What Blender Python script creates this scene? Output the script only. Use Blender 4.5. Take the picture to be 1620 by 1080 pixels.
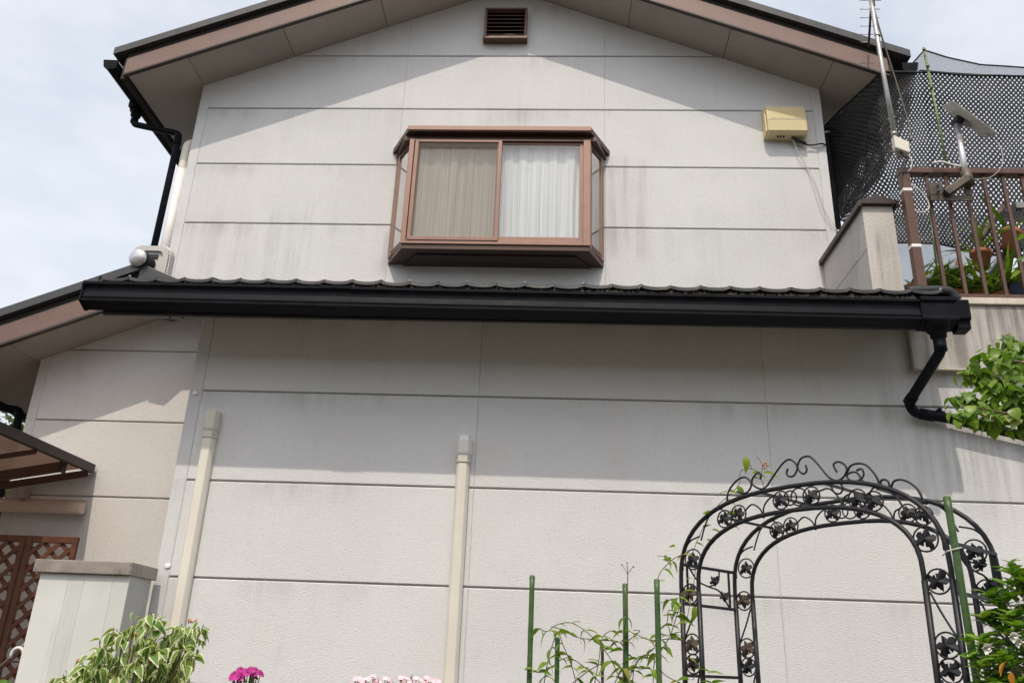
import bpy, bmesh, math, random
from mathutils import Vector, Matrix, Euler, noise as mnoise

random.seed(11)
for o in list(bpy.data.objects):
    bpy.data.objects.remove(o, do_unlink=True)
S = bpy.context.scene
COL = S.collection
R = math.radians
V = Vector

# ------------------------------------------------------------------ camera
CAM = V((0.0, -5.15, 1.35))
YAW, PITCH, ROLL = R(3.2), R(21.4), R(2.29)
FPX = 1320.0
def _world(x, y, f):
    c, s = math.cos(ROLL), math.sin(ROLL)
    x, y = c * x - s * y, s * x + c * y
    cp, sp = math.cos(PITCH), math.sin(PITCH)
    v = V((x, cp * f - sp * y, sp * f + cp * y))
    cy, sy = math.cos(YAW), math.sin(YAW)
    return V((cy * v.x - sy * v.y, sy * v.x + cy * v.y, v.z))
cam_d = bpy.data.cameras.new('camera')
cam = bpy.data.objects.new('camera', cam_d)
COL.objects.link(cam)
_r, _u, _f = _world(1, 0, 0), _world(0, 1, 0), _world(0, 0, 1)
cam.matrix_world = Matrix(((_r.x, _u.x, -_f.x, CAM.x), (_r.y, _u.y, -_f.y, CAM.y),
                           (_r.z, _u.z, -_f.z, CAM.z), (0, 0, 0, 1)))
cam_d.sensor_width = 36.0
cam_d.lens = FPX / 1620.0 * 36.0
cam_d.clip_start = 0.05
cam_d.clip_end = 3000
S.camera = cam
def at(px, py, Y):
    """sketch helper for plants: a point of the photograph at the depth plane Y"""
    d = _world((px - 810) / FPX, -(py - 540) / FPX, 1)
    return CAM + d * ((Y - CAM.y) / d.y)

# ------------------------------------------------------------------ sky, sun, exposure
LIGHT = V((0.12, 1.0, -1.60)).normalized()
W = bpy.data.worlds.new('World')
S.world = W
W.use_nodes = True
wn, wl = W.node_tree.nodes, W.node_tree.links
wn.clear()
sky = wn.new('ShaderNodeTexSky')
sky.sky_type = 'NISHITA'
sky.sun_disc = False
sky.sun_elevation = math.asin(-LIGHT.z)
sky.sun_rotation = math.pi + math.atan2(LIGHT.x, LIGHT.y)
sky.air_density = 1.0
sky.dust_density = 7.5
sky.ozone_density = 1.0
tc = wn.new('ShaderNodeTexCoord')
mp = wn.new('ShaderNodeMapping'); mp.inputs['Scale'].default_value = (1, 1, 2.2)
nz = wn.new('ShaderNodeTexNoise')
nz.inputs['Scale'].default_value = 1.9
nz.inputs['Detail'].default_value = 7
nz.inputs['Roughness'].default_value = .55
rp = wn.new('ShaderNodeValToRGB')
rp.color_ramp.elements[0].position = .30
rp.color_ramp.elements[0].color = (.42, .42, .42, 1)
rp.color_ramp.elements[1].position = .68
rp.color_ramp.elements[1].color = (.80, .80, .80, 1)
mx = wn.new('ShaderNodeMixRGB')
mx.inputs['Color2'].default_value = (5.55, 5.82, 6.22, 1)
bg = wn.new('ShaderNodeBackground')
bg.inputs['Strength'].default_value = 0.15
wo = wn.new('ShaderNodeOutputWorld')
wl.new(tc.outputs['Generated'], mp.inputs['Vector'])
wl.new(mp.outputs[0], nz.inputs['Vector'])
wl.new(nz.outputs[0], rp.inputs[0])
wl.new(rp.outputs[0], mx.inputs['Fac'])
wl.new(sky.outputs[0], mx.inputs['Color1'])
nz2 = wn.new('ShaderNodeTexNoise')
nz2.inputs['Scale'].default_value = 3.4; nz2.inputs['Detail'].default_value = 8; nz2.inputs['Roughness'].default_value = .58
rp2 = wn.new('ShaderNodeValToRGB')
rp2.color_ramp.elements[0].position = .42; rp2.color_ramp.elements[0].color = (0, 0, 0, 1)
rp2.color_ramp.elements[1].position = .70; rp2.color_ramp.elements[1].color = (.55, .55, .55, 1)
mx2 = wn.new('ShaderNodeMixRGB'); mx2.inputs['Color2'].default_value = (5.5, 5.65, 5.95, 1)
wl.new(mp.outputs[0], nz2.inputs['Vector']); wl.new(nz2.outputs[0], rp2.inputs[0]); wl.new(rp2.outputs[0], mx2.inputs['Fac'])
wl.new(mx.outputs[0], mx2.inputs['Color1'])
wl.new(mx2.outputs[0], bg.inputs['Color'])
wl.new(bg.outputs[0], wo.inputs['Surface'])

sun_d = bpy.data.lights.new('sun', 'SUN')
sun_d.energy = 2.02
sun_d.angle = R(0.55)
sun_d.color = (1.0, .885, .745)
sun = bpy.data.objects.new('sun', sun_d)
COL.objects.link(sun)
sun.rotation_mode = 'QUATERNION'
sun.rotation_quaternion = LIGHT.to_track_quat('-Z', 'Y')
sun.location = (-2, -10, 14)

S.view_settings.view_transform = 'Standard'
S.view_settings.look = 'None'
S.view_settings.exposure = 0.31
S.view_settings.gamma = 1.0
S.view_settings.use_curve_mapping = False
S.render.engine = 'CYCLES'
S.cycles.max_bounces = 8
S.cycles.transparent_max_bounces = 16

# ------------------------------------------------------------------ materials
MATS = {}
class NT:
    def __init__(s, name):
        s.m = bpy.data.materials.new(name)
        s.m.use_nodes = True
        s.t = s.m.node_tree
        s.t.nodes.clear()
        s.out = s.t.nodes.new('ShaderNodeOutputMaterial')
    def n(s, typ, props=None, **ins):
        nd = s.t.nodes.new('ShaderNode' + typ)
        for k, v in (props or {}).items():
            setattr(nd, k, v)
        for k, v in ins.items():
            k = k.replace('_', ' ')
            sock = nd.inputs[int(k[1:])] if (k[0] == 'i' and k[1:].isdigit()) else nd.inputs[k]
            s.put(sock, v)
        return nd
    def put(s, sock, v):
        if isinstance(v, bpy.types.Node):
            v = v.outputs[0]
        if isinstance(v, bpy.types.NodeSocket):
            s.t.links.new(v, sock)
        elif isinstance(v, (tuple, list)) and len(v) == 3 and sock.type == 'RGBA':
            sock.default_value = (*v, 1)
        else:
            sock.default_value = v
    def math(s, op, a, b=0.0, clamp=False):
        return s.n('Math', dict(operation=op, use_clamp=clamp), i0=a, i1=b)
    def mix(s, fac, a, b, mode='MIX'):
        return s.n('MixRGB', dict(blend_type=mode), Fac=fac, Color1=a, Color2=b)
    def noise(s, vec, scale, detail=3, rough=.5):
        return s.n('TexNoise', None, Vector=vec, Scale=scale, Detail=detail, Roughness=rough)
    def mapr(s, v, a, b, c=0.0, d=1.0):
        return s.n('MapRange', dict(interpolation_type='SMOOTHSTEP'), Value=v, i1=a, i2=b, i3=c, i4=d)
    def mapping(s, vec, scale=(1, 1, 1), rot=(0, 0, 0)):
        return s.n('Mapping', None, Vector=vec, Scale=scale, Rotation=rot)
    def finish(s, shader):
        s.put(s.out.inputs['Surface'], shader)
        return s.m

def simple(name, col, rough=.5, metal=0.0, vary=.12, nscale=9.0, bump=0.0, bscale=60.0, spec=.5, streak=0.0, dirt=(.1, .085, .07)):
    t = NT(name)
    pos = t.n('NewGeometry').outputs['Position']
    nz = t.noise(pos, nscale, 5, .6)
    c = t.mix(t.mapr(nz, .3, .7), tuple(x * (1 - vary) for x in col), tuple(min(1, x * (1 + vary)) for x in col))
    if streak:
        st = t.noise(t.mapping(pos, (26, 26, 1.3)), 1.0, 4, .6)
        c = t.mix(t.math('MULTIPLY', t.mapr(st, .52, .75), streak), c, dirt)
    oi = t.n('ObjectInfo').outputs['Random']
    c = t.mix(1.0, c, t.n('CombineColor', None, i0=t.mapr(oi, 0, 1, .93, 1.04), i1=t.mapr(oi, 0, 1, .93, 1.04), i2=t.mapr(oi, 0, 1, .93, 1.04)), 'MULTIPLY')
    p = t.n('BsdfPrincipled', None, Base_Color=c, Metallic=metal)
    t.put(p.inputs['Roughness'], t.mapr(nz, .2, .8, max(.03, rough - .08), min(1, rough + .1)))
    p.inputs['Specular IOR Level'].default_value = spec
    if bump:
        b = t.n('Bump', None, Strength=.6, Distance=bump, Height=t.noise(pos, bscale, 4, .6))
        t.put(p.inputs['Normal'], b)
    MATS[name] = t.finish(p)
    return MATS[name]

def stucco(name, base, stains=(), grey=.0, joints=0.0):
    """sprayed stucco panel: lumpy relief, large tone drift, weather streaks in given zones (axis boxes x0,x1,z0,z1,amount)"""
    t = NT(name)
    pos = t.n('NewGeometry').outputs['Position']
    xyz = t.n('SeparateXYZ', None, i0=pos)
    X, Z = xyz.outputs[0], xyz.outputs[2]
    big = t.noise(pos, .9, 4, .6)
    c = t.mix(t.mapr(big, .32, .68), tuple(v * .955 for v in base), tuple(min(1, v * 1.03) for v in base))
    pink = t.noise(t.mapping(pos, (1.3, 1, .7)), 1.2, 3, .6)
    c = t.mix(t.math('MULTIPLY', t.mapr(pink, .5, .75), .35), c, (base[0] * .97, base[1] * .90, base[2] * .86))
    fine = t.noise(pos, 130, 2, .6)
    c = t.mix(t.math('MULTIPLY', t.mapr(fine, .60, .78), .5), c, tuple(v * .42 for v in base))
    mid = t.noise(pos, 38, 3, .6)
    c = t.mix(t.math('MULTIPLY', t.mapr(mid, .50, .72), .16), c, tuple(v * .6 for v in base))
    st = t.noise(t.mapping(pos, (13, 13, .75)), 1.0, 5, .62)
    st2 = t.noise(t.mapping(pos, (5, 5, .5)), 1.0, 4, .6)
    blotch = t.noise(pos, 2.3, 5, .65)
    streak = t.math('MULTIPLY', t.mapr(st, .46, .74), t.mapr(st2, .38, .66))
    base_amt = t.math('MULTIPLY', t.math('MULTIPLY', streak, t.mapr(blotch, .4, .66)), .13 + grey)
    total = base_amt
    if joints:
        fr = t.math('FRACT', t.math('DIVIDE', t.math('SUBTRACT', Z, joints - .594 * 20), .594))
        under = t.math('MULTIPLY', t.mapr(fr, .70, .97), t.mapr(t.noise(t.mapping(pos, (1.6, 1.6, .2)), 1.0, 4, .6), .45, .70))
        total = t.math('ADD', total, t.math('MULTIPLY', t.math('MULTIPLY', under, t.mapr(st, .30, .62)), .20))
        lip = t.math('MULTIPLY', t.mapr(fr, .015, .0), t.mapr(blotch, .35, .65))
        total = t.math('ADD', total, t.math('MULTIPLY', lip, .25))
    for (x0, x1, z0, z1, amt, sx, sz) in stains:
        m = t.math('MULTIPLY', t.mapr(X, x0 - sx, x0 + sx), t.mapr(X, x1 - sx, x1 + sx, 1, 0))
        m = t.math('MULTIPLY', m, t.math('MULTIPLY', t.mapr(Z, z0 - sz, z0 + sz), t.mapr(Z, z1 - sz, z1 + sz, 1, 0)))
        a = t.math('ADD', t.math('MULTIPLY', t.mapr(st, .36, .66), .75), t.math('MULTIPLY', t.mapr(blotch, .35, .7), .25))
        total = t.math('ADD', total, t.math('MULTIPLY', t.math('MULTIPLY', m, a), amt), True)
    c = t.mix(total, c, (.115, .108, .105))
    oi = t.n('ObjectInfo').outputs['Random']
    g = t.mapr(oi, 0, 1, .965, 1.02)
    c = t.mix(1.0, c, t.n('CombineColor', None, i0=g, i1=g, i2=g), 'MULTIPLY')
    p = t.n('BsdfPrincipled', None, Base_Color=c, Roughness=.93)
    p.inputs['Specular IOR Level'].default_value = .15
    h = t.math('ADD', t.math('MULTIPLY', t.noise(t.mapping(pos, (.75, .75, 1.15)), 120, 3, .55), 1.0),
               t.math('MULTIPLY', t.noise(pos, 48, 2, .5), .28))
    b = t.n('Bump', None, Strength=.8, Distance=.0042, Height=h)
    t.put(p.inputs['Normal'], b)
    MATS[name] = t.finish(p)
    return MATS[name]

def leafmat(name, cA, cB, edge=None, gloss=.38, trans=.35, third=None):
    t = NT(name)
    oi = t.n('ObjectInfo').outputs['Random']
    rn = t.n('Attribute', dict(attribute_name='rnd')).outputs['Fac']
    r = t.math('FRACT', t.math('ADD', oi, rn))
    c = t.mix(t.mapr(r, .0, 1), cA, cB)
    if third:
        c = t.mix(t.mapr(t.math('FRACT', t.math('MULTIPLY', r, 7.31)), .86, .95), c, third)
    pos = t.n('NewGeometry').outputs['Position']
    c = t.mix(t.math('MULTIPLY', t.noise(pos, 60, 3, .6), .35), c, tuple(v * .55 for v in cA))
    if edge:
        e = t.n('Attribute', dict(attribute_name='edge')).outputs['Fac']
        e = t.math('ADD', e, t.math('MULTIPLY', t.math('SUBTRACT', t.noise(pos, 75, 2, .6), .5), .9))
        c = t.mix(t.mapr(e, .30, .46), c, edge)
    p = t.n('BsdfPrincipled', None, Base_Color=c, Roughness=gloss)
    p.inputs['Specular IOR Level'].default_value = .4
    tr = t.n('BsdfTranslucent', None, Color=t.mix(1.0, c, (1.3, 1.35, .5), 'MULTIPLY'))
    m = t.n('MixShader', None, i0=trans, i1=p.outputs[0], i2=tr.outputs[0])
    MATS[name] = t.finish(m)
    return MATS[name]

WALL = (.690, .703, .716)
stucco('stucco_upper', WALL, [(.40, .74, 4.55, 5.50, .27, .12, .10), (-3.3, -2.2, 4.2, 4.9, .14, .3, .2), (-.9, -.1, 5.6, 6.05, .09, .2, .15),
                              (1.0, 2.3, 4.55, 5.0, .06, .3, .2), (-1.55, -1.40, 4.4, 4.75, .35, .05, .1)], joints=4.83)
stucco('stucco_lower', WALL, [(2.12, 2.9, 2.45, 3.3, .26, .12, .25), (2.35, 4.5, 2.2, 3.25, .16, .1, .2), (-2.2, 2.2, 3.3, 3.6, .06, .3, .12)], joints=2.389)
stucco('stucco_wing', (.715, .695, .675), [], .02, 3.046)
stucco('stucco_balcony', (.60, .575, .55), [(2.2, 4.5, 3.2, 3.72, .80, .04, .06)], .25)
stucco('stucco_stub', (.64, .61, .58), [(2.20, 2.34, 3.6, 4.32, .62, .05, .15)], .1)
simple('joint', (.34, .32, .30), .95, vary=.2)
simple('soffit', (.42, .375, .335), .9, vary=.06, nscale=3, bump=.003, bscale=150)
simple('barge_brown', (.200, .128, .110), .5, vary=.10, nscale=3, streak=.15)
simple('dark_brown', (.045, .030, .026), .45)
simple('roof_metal', (.060, .063, .068), .38, vary=.1)
simple('gutter_black', (.009, .0105, .0145), .5, vary=.25, spec=.08)
simple('fascia_black', (.014, .011, .010), .6, vary=.15)
simple('tile', (.024, .026, .030), .48, vary=.3, nscale=14, spec=.28)
simple('bristle', (.055, .048, .038), .9, vary=.5, nscale=60)
simple('bronze', (.285, .172, .132), .42, metal=.2, vary=.06)
simple('bronze_dark', (.085, .045, .034), .42, metal=.2)
simple('louvre', (.10, .050, .036), .45, metal=.2)
simple('beige_plastic', (.77, .74, .655), .42, vary=.03, nscale=4, streak=.08)
simple('white_plastic', (.76, .76, .75), .4, vary=.03, streak=.06)
simple('grey_beige', (.60, .58, .51), .45, vary=.05)
simple('yellow_box', (.66, .56, .315), .45, vary=.04, nscale=5, streak=.12)
simple('rail_brown', (.112, .060, .044), .42, metal=.15, vary=.12)
simple('galvanised', (.42, .42, .41), .38, metal=.7, vary=.15, streak=.2)
simple('steel_dark', (.10, .085, .07), .5, metal=.5, vary=.3)
simple('silver', (.62, .62, .63), .34, metal=.75, vary=.05)
simple('ac_body', (.56, .55, .53), .5, vary=.05, streak=.1)
simple('black_plastic', (.015, .015, .017), .4)
simple('net_thread', (.014, .015, .018), .7)
simple('net_fine', (.055, .060, .068), .7)
simple('shed_panel', (.66, .685, .66), .5, vary=.04, nscale=3, streak=.22, dirt=(.36, .36, .33))
simple('shed_side', (.44, .455, .45), .5, vary=.05, streak=.2)
simple('shed_lid', (.30, .27, .245), .55, vary=.22, nscale=7, streak=.35, dirt=(.16, .08, .045))
simple('lattice_wood', (.115, .040, .018), .6, vary=.28, nscale=22, bump=.002, bscale=90)
simple('canopy_frame', (.035, .023, .020), .45)
simple('canopy_bar', (.085, .042, .028), .45)
simple('lamp_base', (.42, .34, .29), .5)
simple('iron', (.015, .016, .021), .45, metal=.25, vary=.3, nscale=25, bump=.0006, bscale=200, streak=.28, dirt=(.085, .045, .024))
simple('iron_rust', (.070, .050, .036), .7, vary=.5, nscale=40)
simple('stake_green', (.055, .115, .035), .42, vary=.22, nscale=30)
simple('stake_pale', (.075, .20, .065), .42, vary=.15)
simple('bamboo_green', (.14, .19, .065), .5, vary=.2, nscale=14)
simple('stem', (.12, .085, .05), .8, vary=.3)
simple('stem_green', (.13, .15, .05), .7, vary=.3)
simple('trunk', (.13, .10, .075), .9, vary=.35, nscale=20, bump=.006, bscale=40)
simple('terracotta', (.36, .135, .065), .75, vary=.2, nscale=12, streak=.2)
simple('wire_white', (.66, .65, .62), .5)
simple('tape_white', (.80, .80, .78), .5)
simple('flower_white', (.82, .81, .74), .55, vary=.04)
simple('flower_magenta', (.40, .010, .21), .6, vary=.3, nscale=70)
simple('flower_pink', (.80, .56, .62), .6, vary=.12, nscale=60)
simple('bloom_orange', (.55, .25, .14), .7)
simple('concrete', (.46, .44, .40), .9, vary=.12, nscale=3, bump=.004)
simple('cap_cream', (.55, .52, .44), .85, vary=.15, nscale=8, streak=.35)
simple('shelf_grey', (.28, .28, .28), .7)
simple('blue_tub', (.03, .055, .12), .5)
leafmat('leaf_vine', (.13, .25, .025), (.28, .40, .05), third=(.40, .36, .07), trans=.42)
leafmat('leaf_tree', (.10, .215, .022), (.24, .37, .045), third=(.36, .40, .14), trans=.40)
leafmat('leaf_gardenia', (.075, .19, .02), (.20, .34, .04), gloss=.26, trans=.28, third=(.24, .34, .05))
leafmat('leaf_variegated', (.14, .26, .05), (.23, .36, .08), edge=(.74, .75, .50), gloss=.5, trans=.33)
leafmat('leaf_strap', (.075, .150, .020), (.17, .25, .035), gloss=.35, trans=.35)
leafmat('leaf_dark', (.040, .075, .018), (.075, .115, .030), gloss=.6, trans=.25)
leafmat('leaf_hosta', (.13, .26, .03), (.22, .36, .05), trans=.4)
leafmat('leaf_orange', (.55, .24, .02), (.60, .30, .03), trans=.4)

def glass(name, tint, refl_rough=.0, dark=.0):
    t = NT(name)
    fc = t.n('LayerWeight', None, Blend=.5).outputs['Facing']
    fr = t.math('ADD', t.math('MULTIPLY', t.math('POWER', fc, 5.0), .96), .043)
    tr = t.n('BsdfTransparent', None, Color=tint)
    gl = t.n('BsdfGlossy', None, Color=(1, 1, 1), Roughness=refl_rough)
    m = t.n('MixShader', None, i0=t.math('MULTIPLY', fr, 3.4, True), i1=tr.outputs[0], i2=gl.outputs[0])
    MATS[name] = t.finish(m)
glass('glass', (.92, .95, .95))
def screen(name, col, opacity):
    t = NT(name)
    df = t.n('BsdfDiffuse', None, Color=col)
    tr = t.n('BsdfTransparent')
    m = t.n('MixShader', None, i0=opacity, i1=tr.outputs[0], i2=df.outputs[0])
    MATS[name] = t.finish(m)
screen('insect_screen', (.29, .255, .225), .34)
def cloth(name, col, trans, stripes, vis=0.0):
    t = NT(name)
    pos = t.n('NewGeometry').outputs['Position']
    st = t.noise(t.mapping(pos, (stripes, 1, .25)), 1.0, 3, .6)
    c = t.mix(t.mapr(st, .35, .62), tuple(v * .74 for v in col), col)
    df = t.n('BsdfDiffuse', None, Color=c)
    tl = t.n('BsdfTranslucent', None, Color=c)
    m = t.n('MixShader', None, i0=trans, i1=df.outputs[0], i2=tl.outputs[0])
    MATS[name] = t.finish(m)
cloth('curtain_lace', (.93, .94, .96), .2, 75)
cloth('curtain_beige', (.91, .85, .74), .2, 75)
def sheetmat(name, col, trans):
    t = NT(name)
    p = t.n('BsdfPrincipled', None, Base_Color=col, Roughness=.35)
    tl = t.n('BsdfTranslucent', None, Color=col)
    tp = t.n('BsdfTransparent', None, Color=col)
    a = t.n('MixShader', None, i0=.5, i1=p.outputs[0], i2=tl.outputs[0])
    m = t.n('MixShader', None, i0=trans, i1=a.outputs[0], i2=tp.outputs[0])
    MATS[name] = t.finish(m)
sheetmat('polycarbonate', (.20, .135, .105), .25)
sheetmat('plastic_film', (.80, .84, .88), .30)
def lampcover():
    t = NT('lamp_cover')
    p = t.n('BsdfPrincipled', None, Base_Color=(.80, .68, .60), Roughness=.3)
    p.inputs['Subsurface Weight'].default_value = .0
    tl = t.n('BsdfTranslucent', None, Color=(.8, .66, .56))
    MATS['lamp_cover'] = t.finish(t.n('MixShader', None, i0=.4, i1=p.outputs[0], i2=tl.outputs[0]))
lampcover()
def groundmat():
    t = NT('ground')
    pos = t.n('NewGeometry').outputs['Position']
    c = t.mix(t.mapr(t.noise(pos, .6, 6, .65), .35, .65), (.060, .052, .036), (.105, .092, .068))
    c = t.mix(t.mapr(t.noise(pos, 24, 4, .6), .4, .7), c, (.075, .068, .050))
    p = t.n('BsdfPrincipled', None, Base_Color=c, Roughness=.95)
    t.put(p.inputs['Normal'], t.n('Bump', None, Strength=.6, Distance=.03, Height=t.noise(pos, 30, 5, .6)))
    MATS['ground'] = t.finish(p)
groundmat()

# ------------------------------------------------------------------ mesh helpers
class MB:
    def __init__(s):
        s.v, s.f, s.sm = [], [], []
        s.attr = {}
    def add(s, vs, fs, smooth=False):
        b = len(s.v)
        s.v += [V(p) for p in vs]
        for f in fs:
            s.f.append([b + i for i in f]); s.sm.append(smooth)
        return s
    def box(s, a, b):
        x0, y0, z0 = a; x1, y1, z1 = b
        return s.add([(x0, y0, z0), (x1, y0, z0), (x1, y1, z0), (x0, y1, z0), (x0, y0, z1), (x1, y0, z1), (x1, y1, z1), (x0, y1, z1)],
                     [(0, 3, 2, 1), (4, 5, 6, 7), (0, 1, 5, 4), (1, 2, 6, 5), (2, 3, 7, 6), (3, 0, 4, 7)])
    def bar(s, p, q, w, h, up=(0, 0, 1)):
        p, q = V(p), V(q)
        d = (q - p).normalized()
        x = d.cross(V(up)).normalized(); z = x.cross(d)
        vs = []
        for c in (p, q):
            for sx, sz in ((-1, -1), (1, -1), (1, 1), (-1, 1)):
                vs.append(c + x * (sx * w / 2) + z * (sz * h / 2))
        return s.add(vs, [(0, 1, 2, 3), (7, 6, 5, 4), (0, 4, 5, 1), (1, 5, 6, 2), (2, 6, 7, 3), (3, 7, 4, 0)])
    def prism(s, poly, fn, a, b):
        """poly of 2-D points; fn(u, v, w) -> world; extruded w=a..b"""
        n = len(poly)
        vs = [fn(u, v, a) for u, v in poly] + [fn(u, v, b) for u, v in poly]
        fs = [tuple(range(n)), tuple(range(2 * n - 1, n - 1, -1))]
        fs += [(i, i + n, (i + 1) % n + n, (i + 1) % n) for i in range(n)]
        return s.add(vs, fs)
    def tube(s, pts, r, seg=8, cap=True, smooth=True):
        pts = [V(p) for p in pts]
        n = len(pts)
        rad = r if isinstance(r, (list, tuple)) else [r] * n
        tang = []
        for i in range(n):
            a, b = pts[max(0, i - 1)], pts[min(n - 1, i + 1)]
            tang.append((b - a).normalized())
        ref = V((0, 0, 1)) if abs(tang[0].z) < .9 else V((1, 0, 0))
        x = tang[0].cross(ref).normalized()
        vs, fs = [], []
        for i in range(n):
            x = (x - tang[i] * x.dot(tang[i])).normalized()
            y = tang[i].cross(x)
            for k in range(seg):
                a = 2 * math.pi * k / seg
                vs.append(pts[i] + (x * math.cos(a) + y * math.sin(a)) * rad[i])
        for i in range(n - 1):
            for k in range(seg):
                k2 = (k + 1) % seg
                fs.append((i * seg + k, i * seg + k2, (i + 1) * seg + k2, (i + 1) * seg + k))
        s.add(vs, fs, smooth)
        if cap:
            b = len(s.v) - len(vs)
            s.f.append([b + k for k in range(seg)][::-1]); s.sm.append(False)
            s.f.append([b + (n - 1) * seg + k for k in range(seg)]); s.sm.append(False)
        return s
    def lathe(s, c, prof, seg=16, axis=None, smooth=True):
        c = V(c)
        M = Matrix.Identity(3) if axis is None else V(axis).normalized().to_track_quat('Z', 'Y').to_matrix()
        vs, fs = [], []
        for r, h in prof:
            for k in range(seg):
                a = 2 * math.pi * k / seg
                vs.append(c + M @ V((r * math.cos(a), r * math.sin(a), h)))
        for i in range(len(prof) - 1):
            for k in range(seg):
                k2 = (k + 1) % seg
                fs.append((i * seg + k, i * seg + k2, (i + 1) * seg + k2, (i + 1) * seg + k))
        return s.add(vs, fs, smooth)
    def mesh(s, name):
        me = bpy.data.meshes.new(name)
        me.from_pydata([tuple(p) for p in s.v], [], s.f)
        me.polygons.foreach_set('use_smooth', s.sm)
        for k, vals in s.attr.items():
            a = me.attributes.new(k, 'FLOAT', 'POINT')
            a.data.foreach_set('value', vals)
        me.update()
        return me
    def build(s, name, mat, parent=None, bev=0.0):
        me = s.mesh(name)
        bm = bmesh.new(); bm.from_mesh(me)
        bmesh.ops.recalc_face_normals(bm, faces=bm.faces)
        bm.to_mesh(me); bm.free()
        return link(name, me, mat, parent, bev)

WLOC = {}
def setparent(o, p):
    o.parent = p
    o.matrix_parent_inverse = Matrix.Translation(-WLOC.get(p.name, V((0, 0, 0))))
def link(name, me, mat, parent=None, bev=0.0):
    o = bpy.data.objects.new(name, me)
    COL.objects.link(o)
    if mat is not None and not me.materials:
        me.materials.append(MATS[mat])
    if parent is not None:
        setparent(o, parent)
    if bev:
        m = o.modifiers.new('bevel', 'BEVEL'); m.width = bev; m.segments = 2
        m.limit_method = 'ANGLE'; m.angle_limit = R(40)
    return o
def tag(o, label=None, cat=None, group=None, kind=None):
    if label: o['label'] = label
    if cat: o['category'] = cat
    if group: o['group'] = group
    if kind: o['kind'] = kind
    return o
def thing(name, loc, label, cat, group=None):
    o = bpy.data.objects.new(name, None)
    o.empty_display_size = .1
    COL.objects.link(o)
    o.location = loc
    WLOC[o.name] = V(loc)
    return tag(o, label, cat, group)
def spline(pts, n=6):
    pts = [V(p) for p in pts]
    P = [pts[0] * 2 - pts[1]] + pts + [pts[-1] * 2 - pts[-2]]
    out = []
    for i in range(1, len(P) - 2):
        a, b, c, d = P[i - 1:i + 3]
        for k in range(n):
            t = k / n
            out.append(.5 * ((2 * b) + (c - a) * t + (2 * a - 5 * b + 4 * c - d) * t * t + (3 * b - a - 3 * c + d) * t ** 3))
    out.append(pts[-1])
    return out
def rounded(pts, r=.03, n=5):
    """polyline with rounded corners"""
    pts = [V(p) for p in pts]
    out = [pts[0]]
    for i in range(1, len(pts) - 1):
        a, b, c = pts[i - 1], pts[i], pts[i + 1]
        u, w = (a - b), (c - b)
        k = min(r, u.length * .45, w.length * .45)
        p, q = b + u.normalized() * k, b + w.normalized() * k
        for j in range(n + 1):
            t = j / n
            out.append(p * (1 - t) ** 2 + b * 2 * t * (1 - t) + q * t * t)
    out.append(pts[-1])
    return out
XZY = lambda u, v, w: (u, w, v)        # profile in x,z extruded along y
YZX = lambda u, v, w: (w, u, v)        # profile in y,z extruded along x
XYZ = lambda u, v, w: (u, v, w)

# ------------------------------------------------------------------ ground
def make_ground():
    g = MB()
    n = 40
    xs = [-400 + 800 * i / n for i in range(n + 1)]
    def hz(x, y):           # added hill behind the camera, out of view, blocks the low sky light
        t_ = max(0.0, min(1.0, (-y - 9) / 30)); return 13 * t_ * t_ * (3 - 2 * t_) * (.85 + .3 * mnoise.noise(V((x * .03, y * .03, 0))))
    xs = sorted(set(xs + [-60 + 4 * i for i in range(31)]))
    n = len(xs) - 1
    g.add([(x, y, hz(x, y)) for y in xs for x in xs], [(j * (n + 1) + i, j * (n + 1) + i + 1, (j + 1) * (n + 1) + i + 1, (j + 1) * (n + 1) + i) for j in range(n) for i in range(n)])
    tag(g.build('ground', 'ground'), 'bare garden ground around the house, with an added hill out of view', 'ground', kind='structure')
make_ground()

# ------------------------------------------------------------------ house
UY = 1.056                      # plane of the upper wall and the side wing wall
GP = .594                       # groove pitch
house = thing('house', (-.5, UY, 0), 'two storey grey stucco house with bay window, brown barge boards and black gutters', 'house')

def clip(poly, a, b, c):
    """keep a*x+b*z<=c"""
    out = []
    for i in range(len(poly)):
        p, q = poly[i], poly[(i + 1) % len(poly)]
        dp, dq = a * p[0] + b * p[1] - c, a * q[0] + b * q[1] - c
        if dp <= 0: out.append(p)
        if (dp < 0 < dq) or (dq < 0 < dp):
            t = dp / (dp - dq)
            out.append((p[0] + (q[0] - p[0]) * t, p[1] + (q[1] - p[1]) * t))
    return out
def inset(poly, k):
    n = len(poly); out = []
    ar = sum(poly[i][0] * poly[(i + 1) % n][1] - poly[(i + 1) % n][0] * poly[i][1] for i in range(n))
    sg = 1 if ar > 0 else -1
    for i in range(n):
        a, b, c = V((*poly[i - 1],)), V((*poly[i],)), V((*poly[(i + 1) % n],))
        d1, d2 = (b - a), (c - b)
        if d1.length < 1e-6 or d2.length < 1e-6: return None
        d1.normalize(); d2.normalize()
        n1, n2 = V((-d1.y, d1.x)) * sg, V((-d2.y, d2.x)) * sg
        m = n1 + n2
        if m.length < .2: return None
        m = m / m.dot(n1) if abs(m.dot(n1)) > 1e-3 else n1
        out.append((b.x + m.x * k, b.y + m.y * k))
    return out
def panel(poly, y, mat, parent, thick=.016, ch=.0045):
    """one stucco panel; front face at y, chamfered rim"""
    n = len(poly)
    inn = inset(poly, ch)
    m = MB()
    vs = [(p[0], y, p[1]) for p in inn] + [(p[0], y + ch, p[1]) for p in poly] + [(p[0], y + thick, p[1]) for p in poly]
    fs = [tuple(range(n))]
    for r_ in (0, n):
        fs += [(r_ + i, r_ + i + n, r_ + (i + 1) % n + n, r_ + (i + 1) % n) for i in range(n)]
    m.add(vs, fs)
    return m.build('wall_panel', mat, parent)
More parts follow.
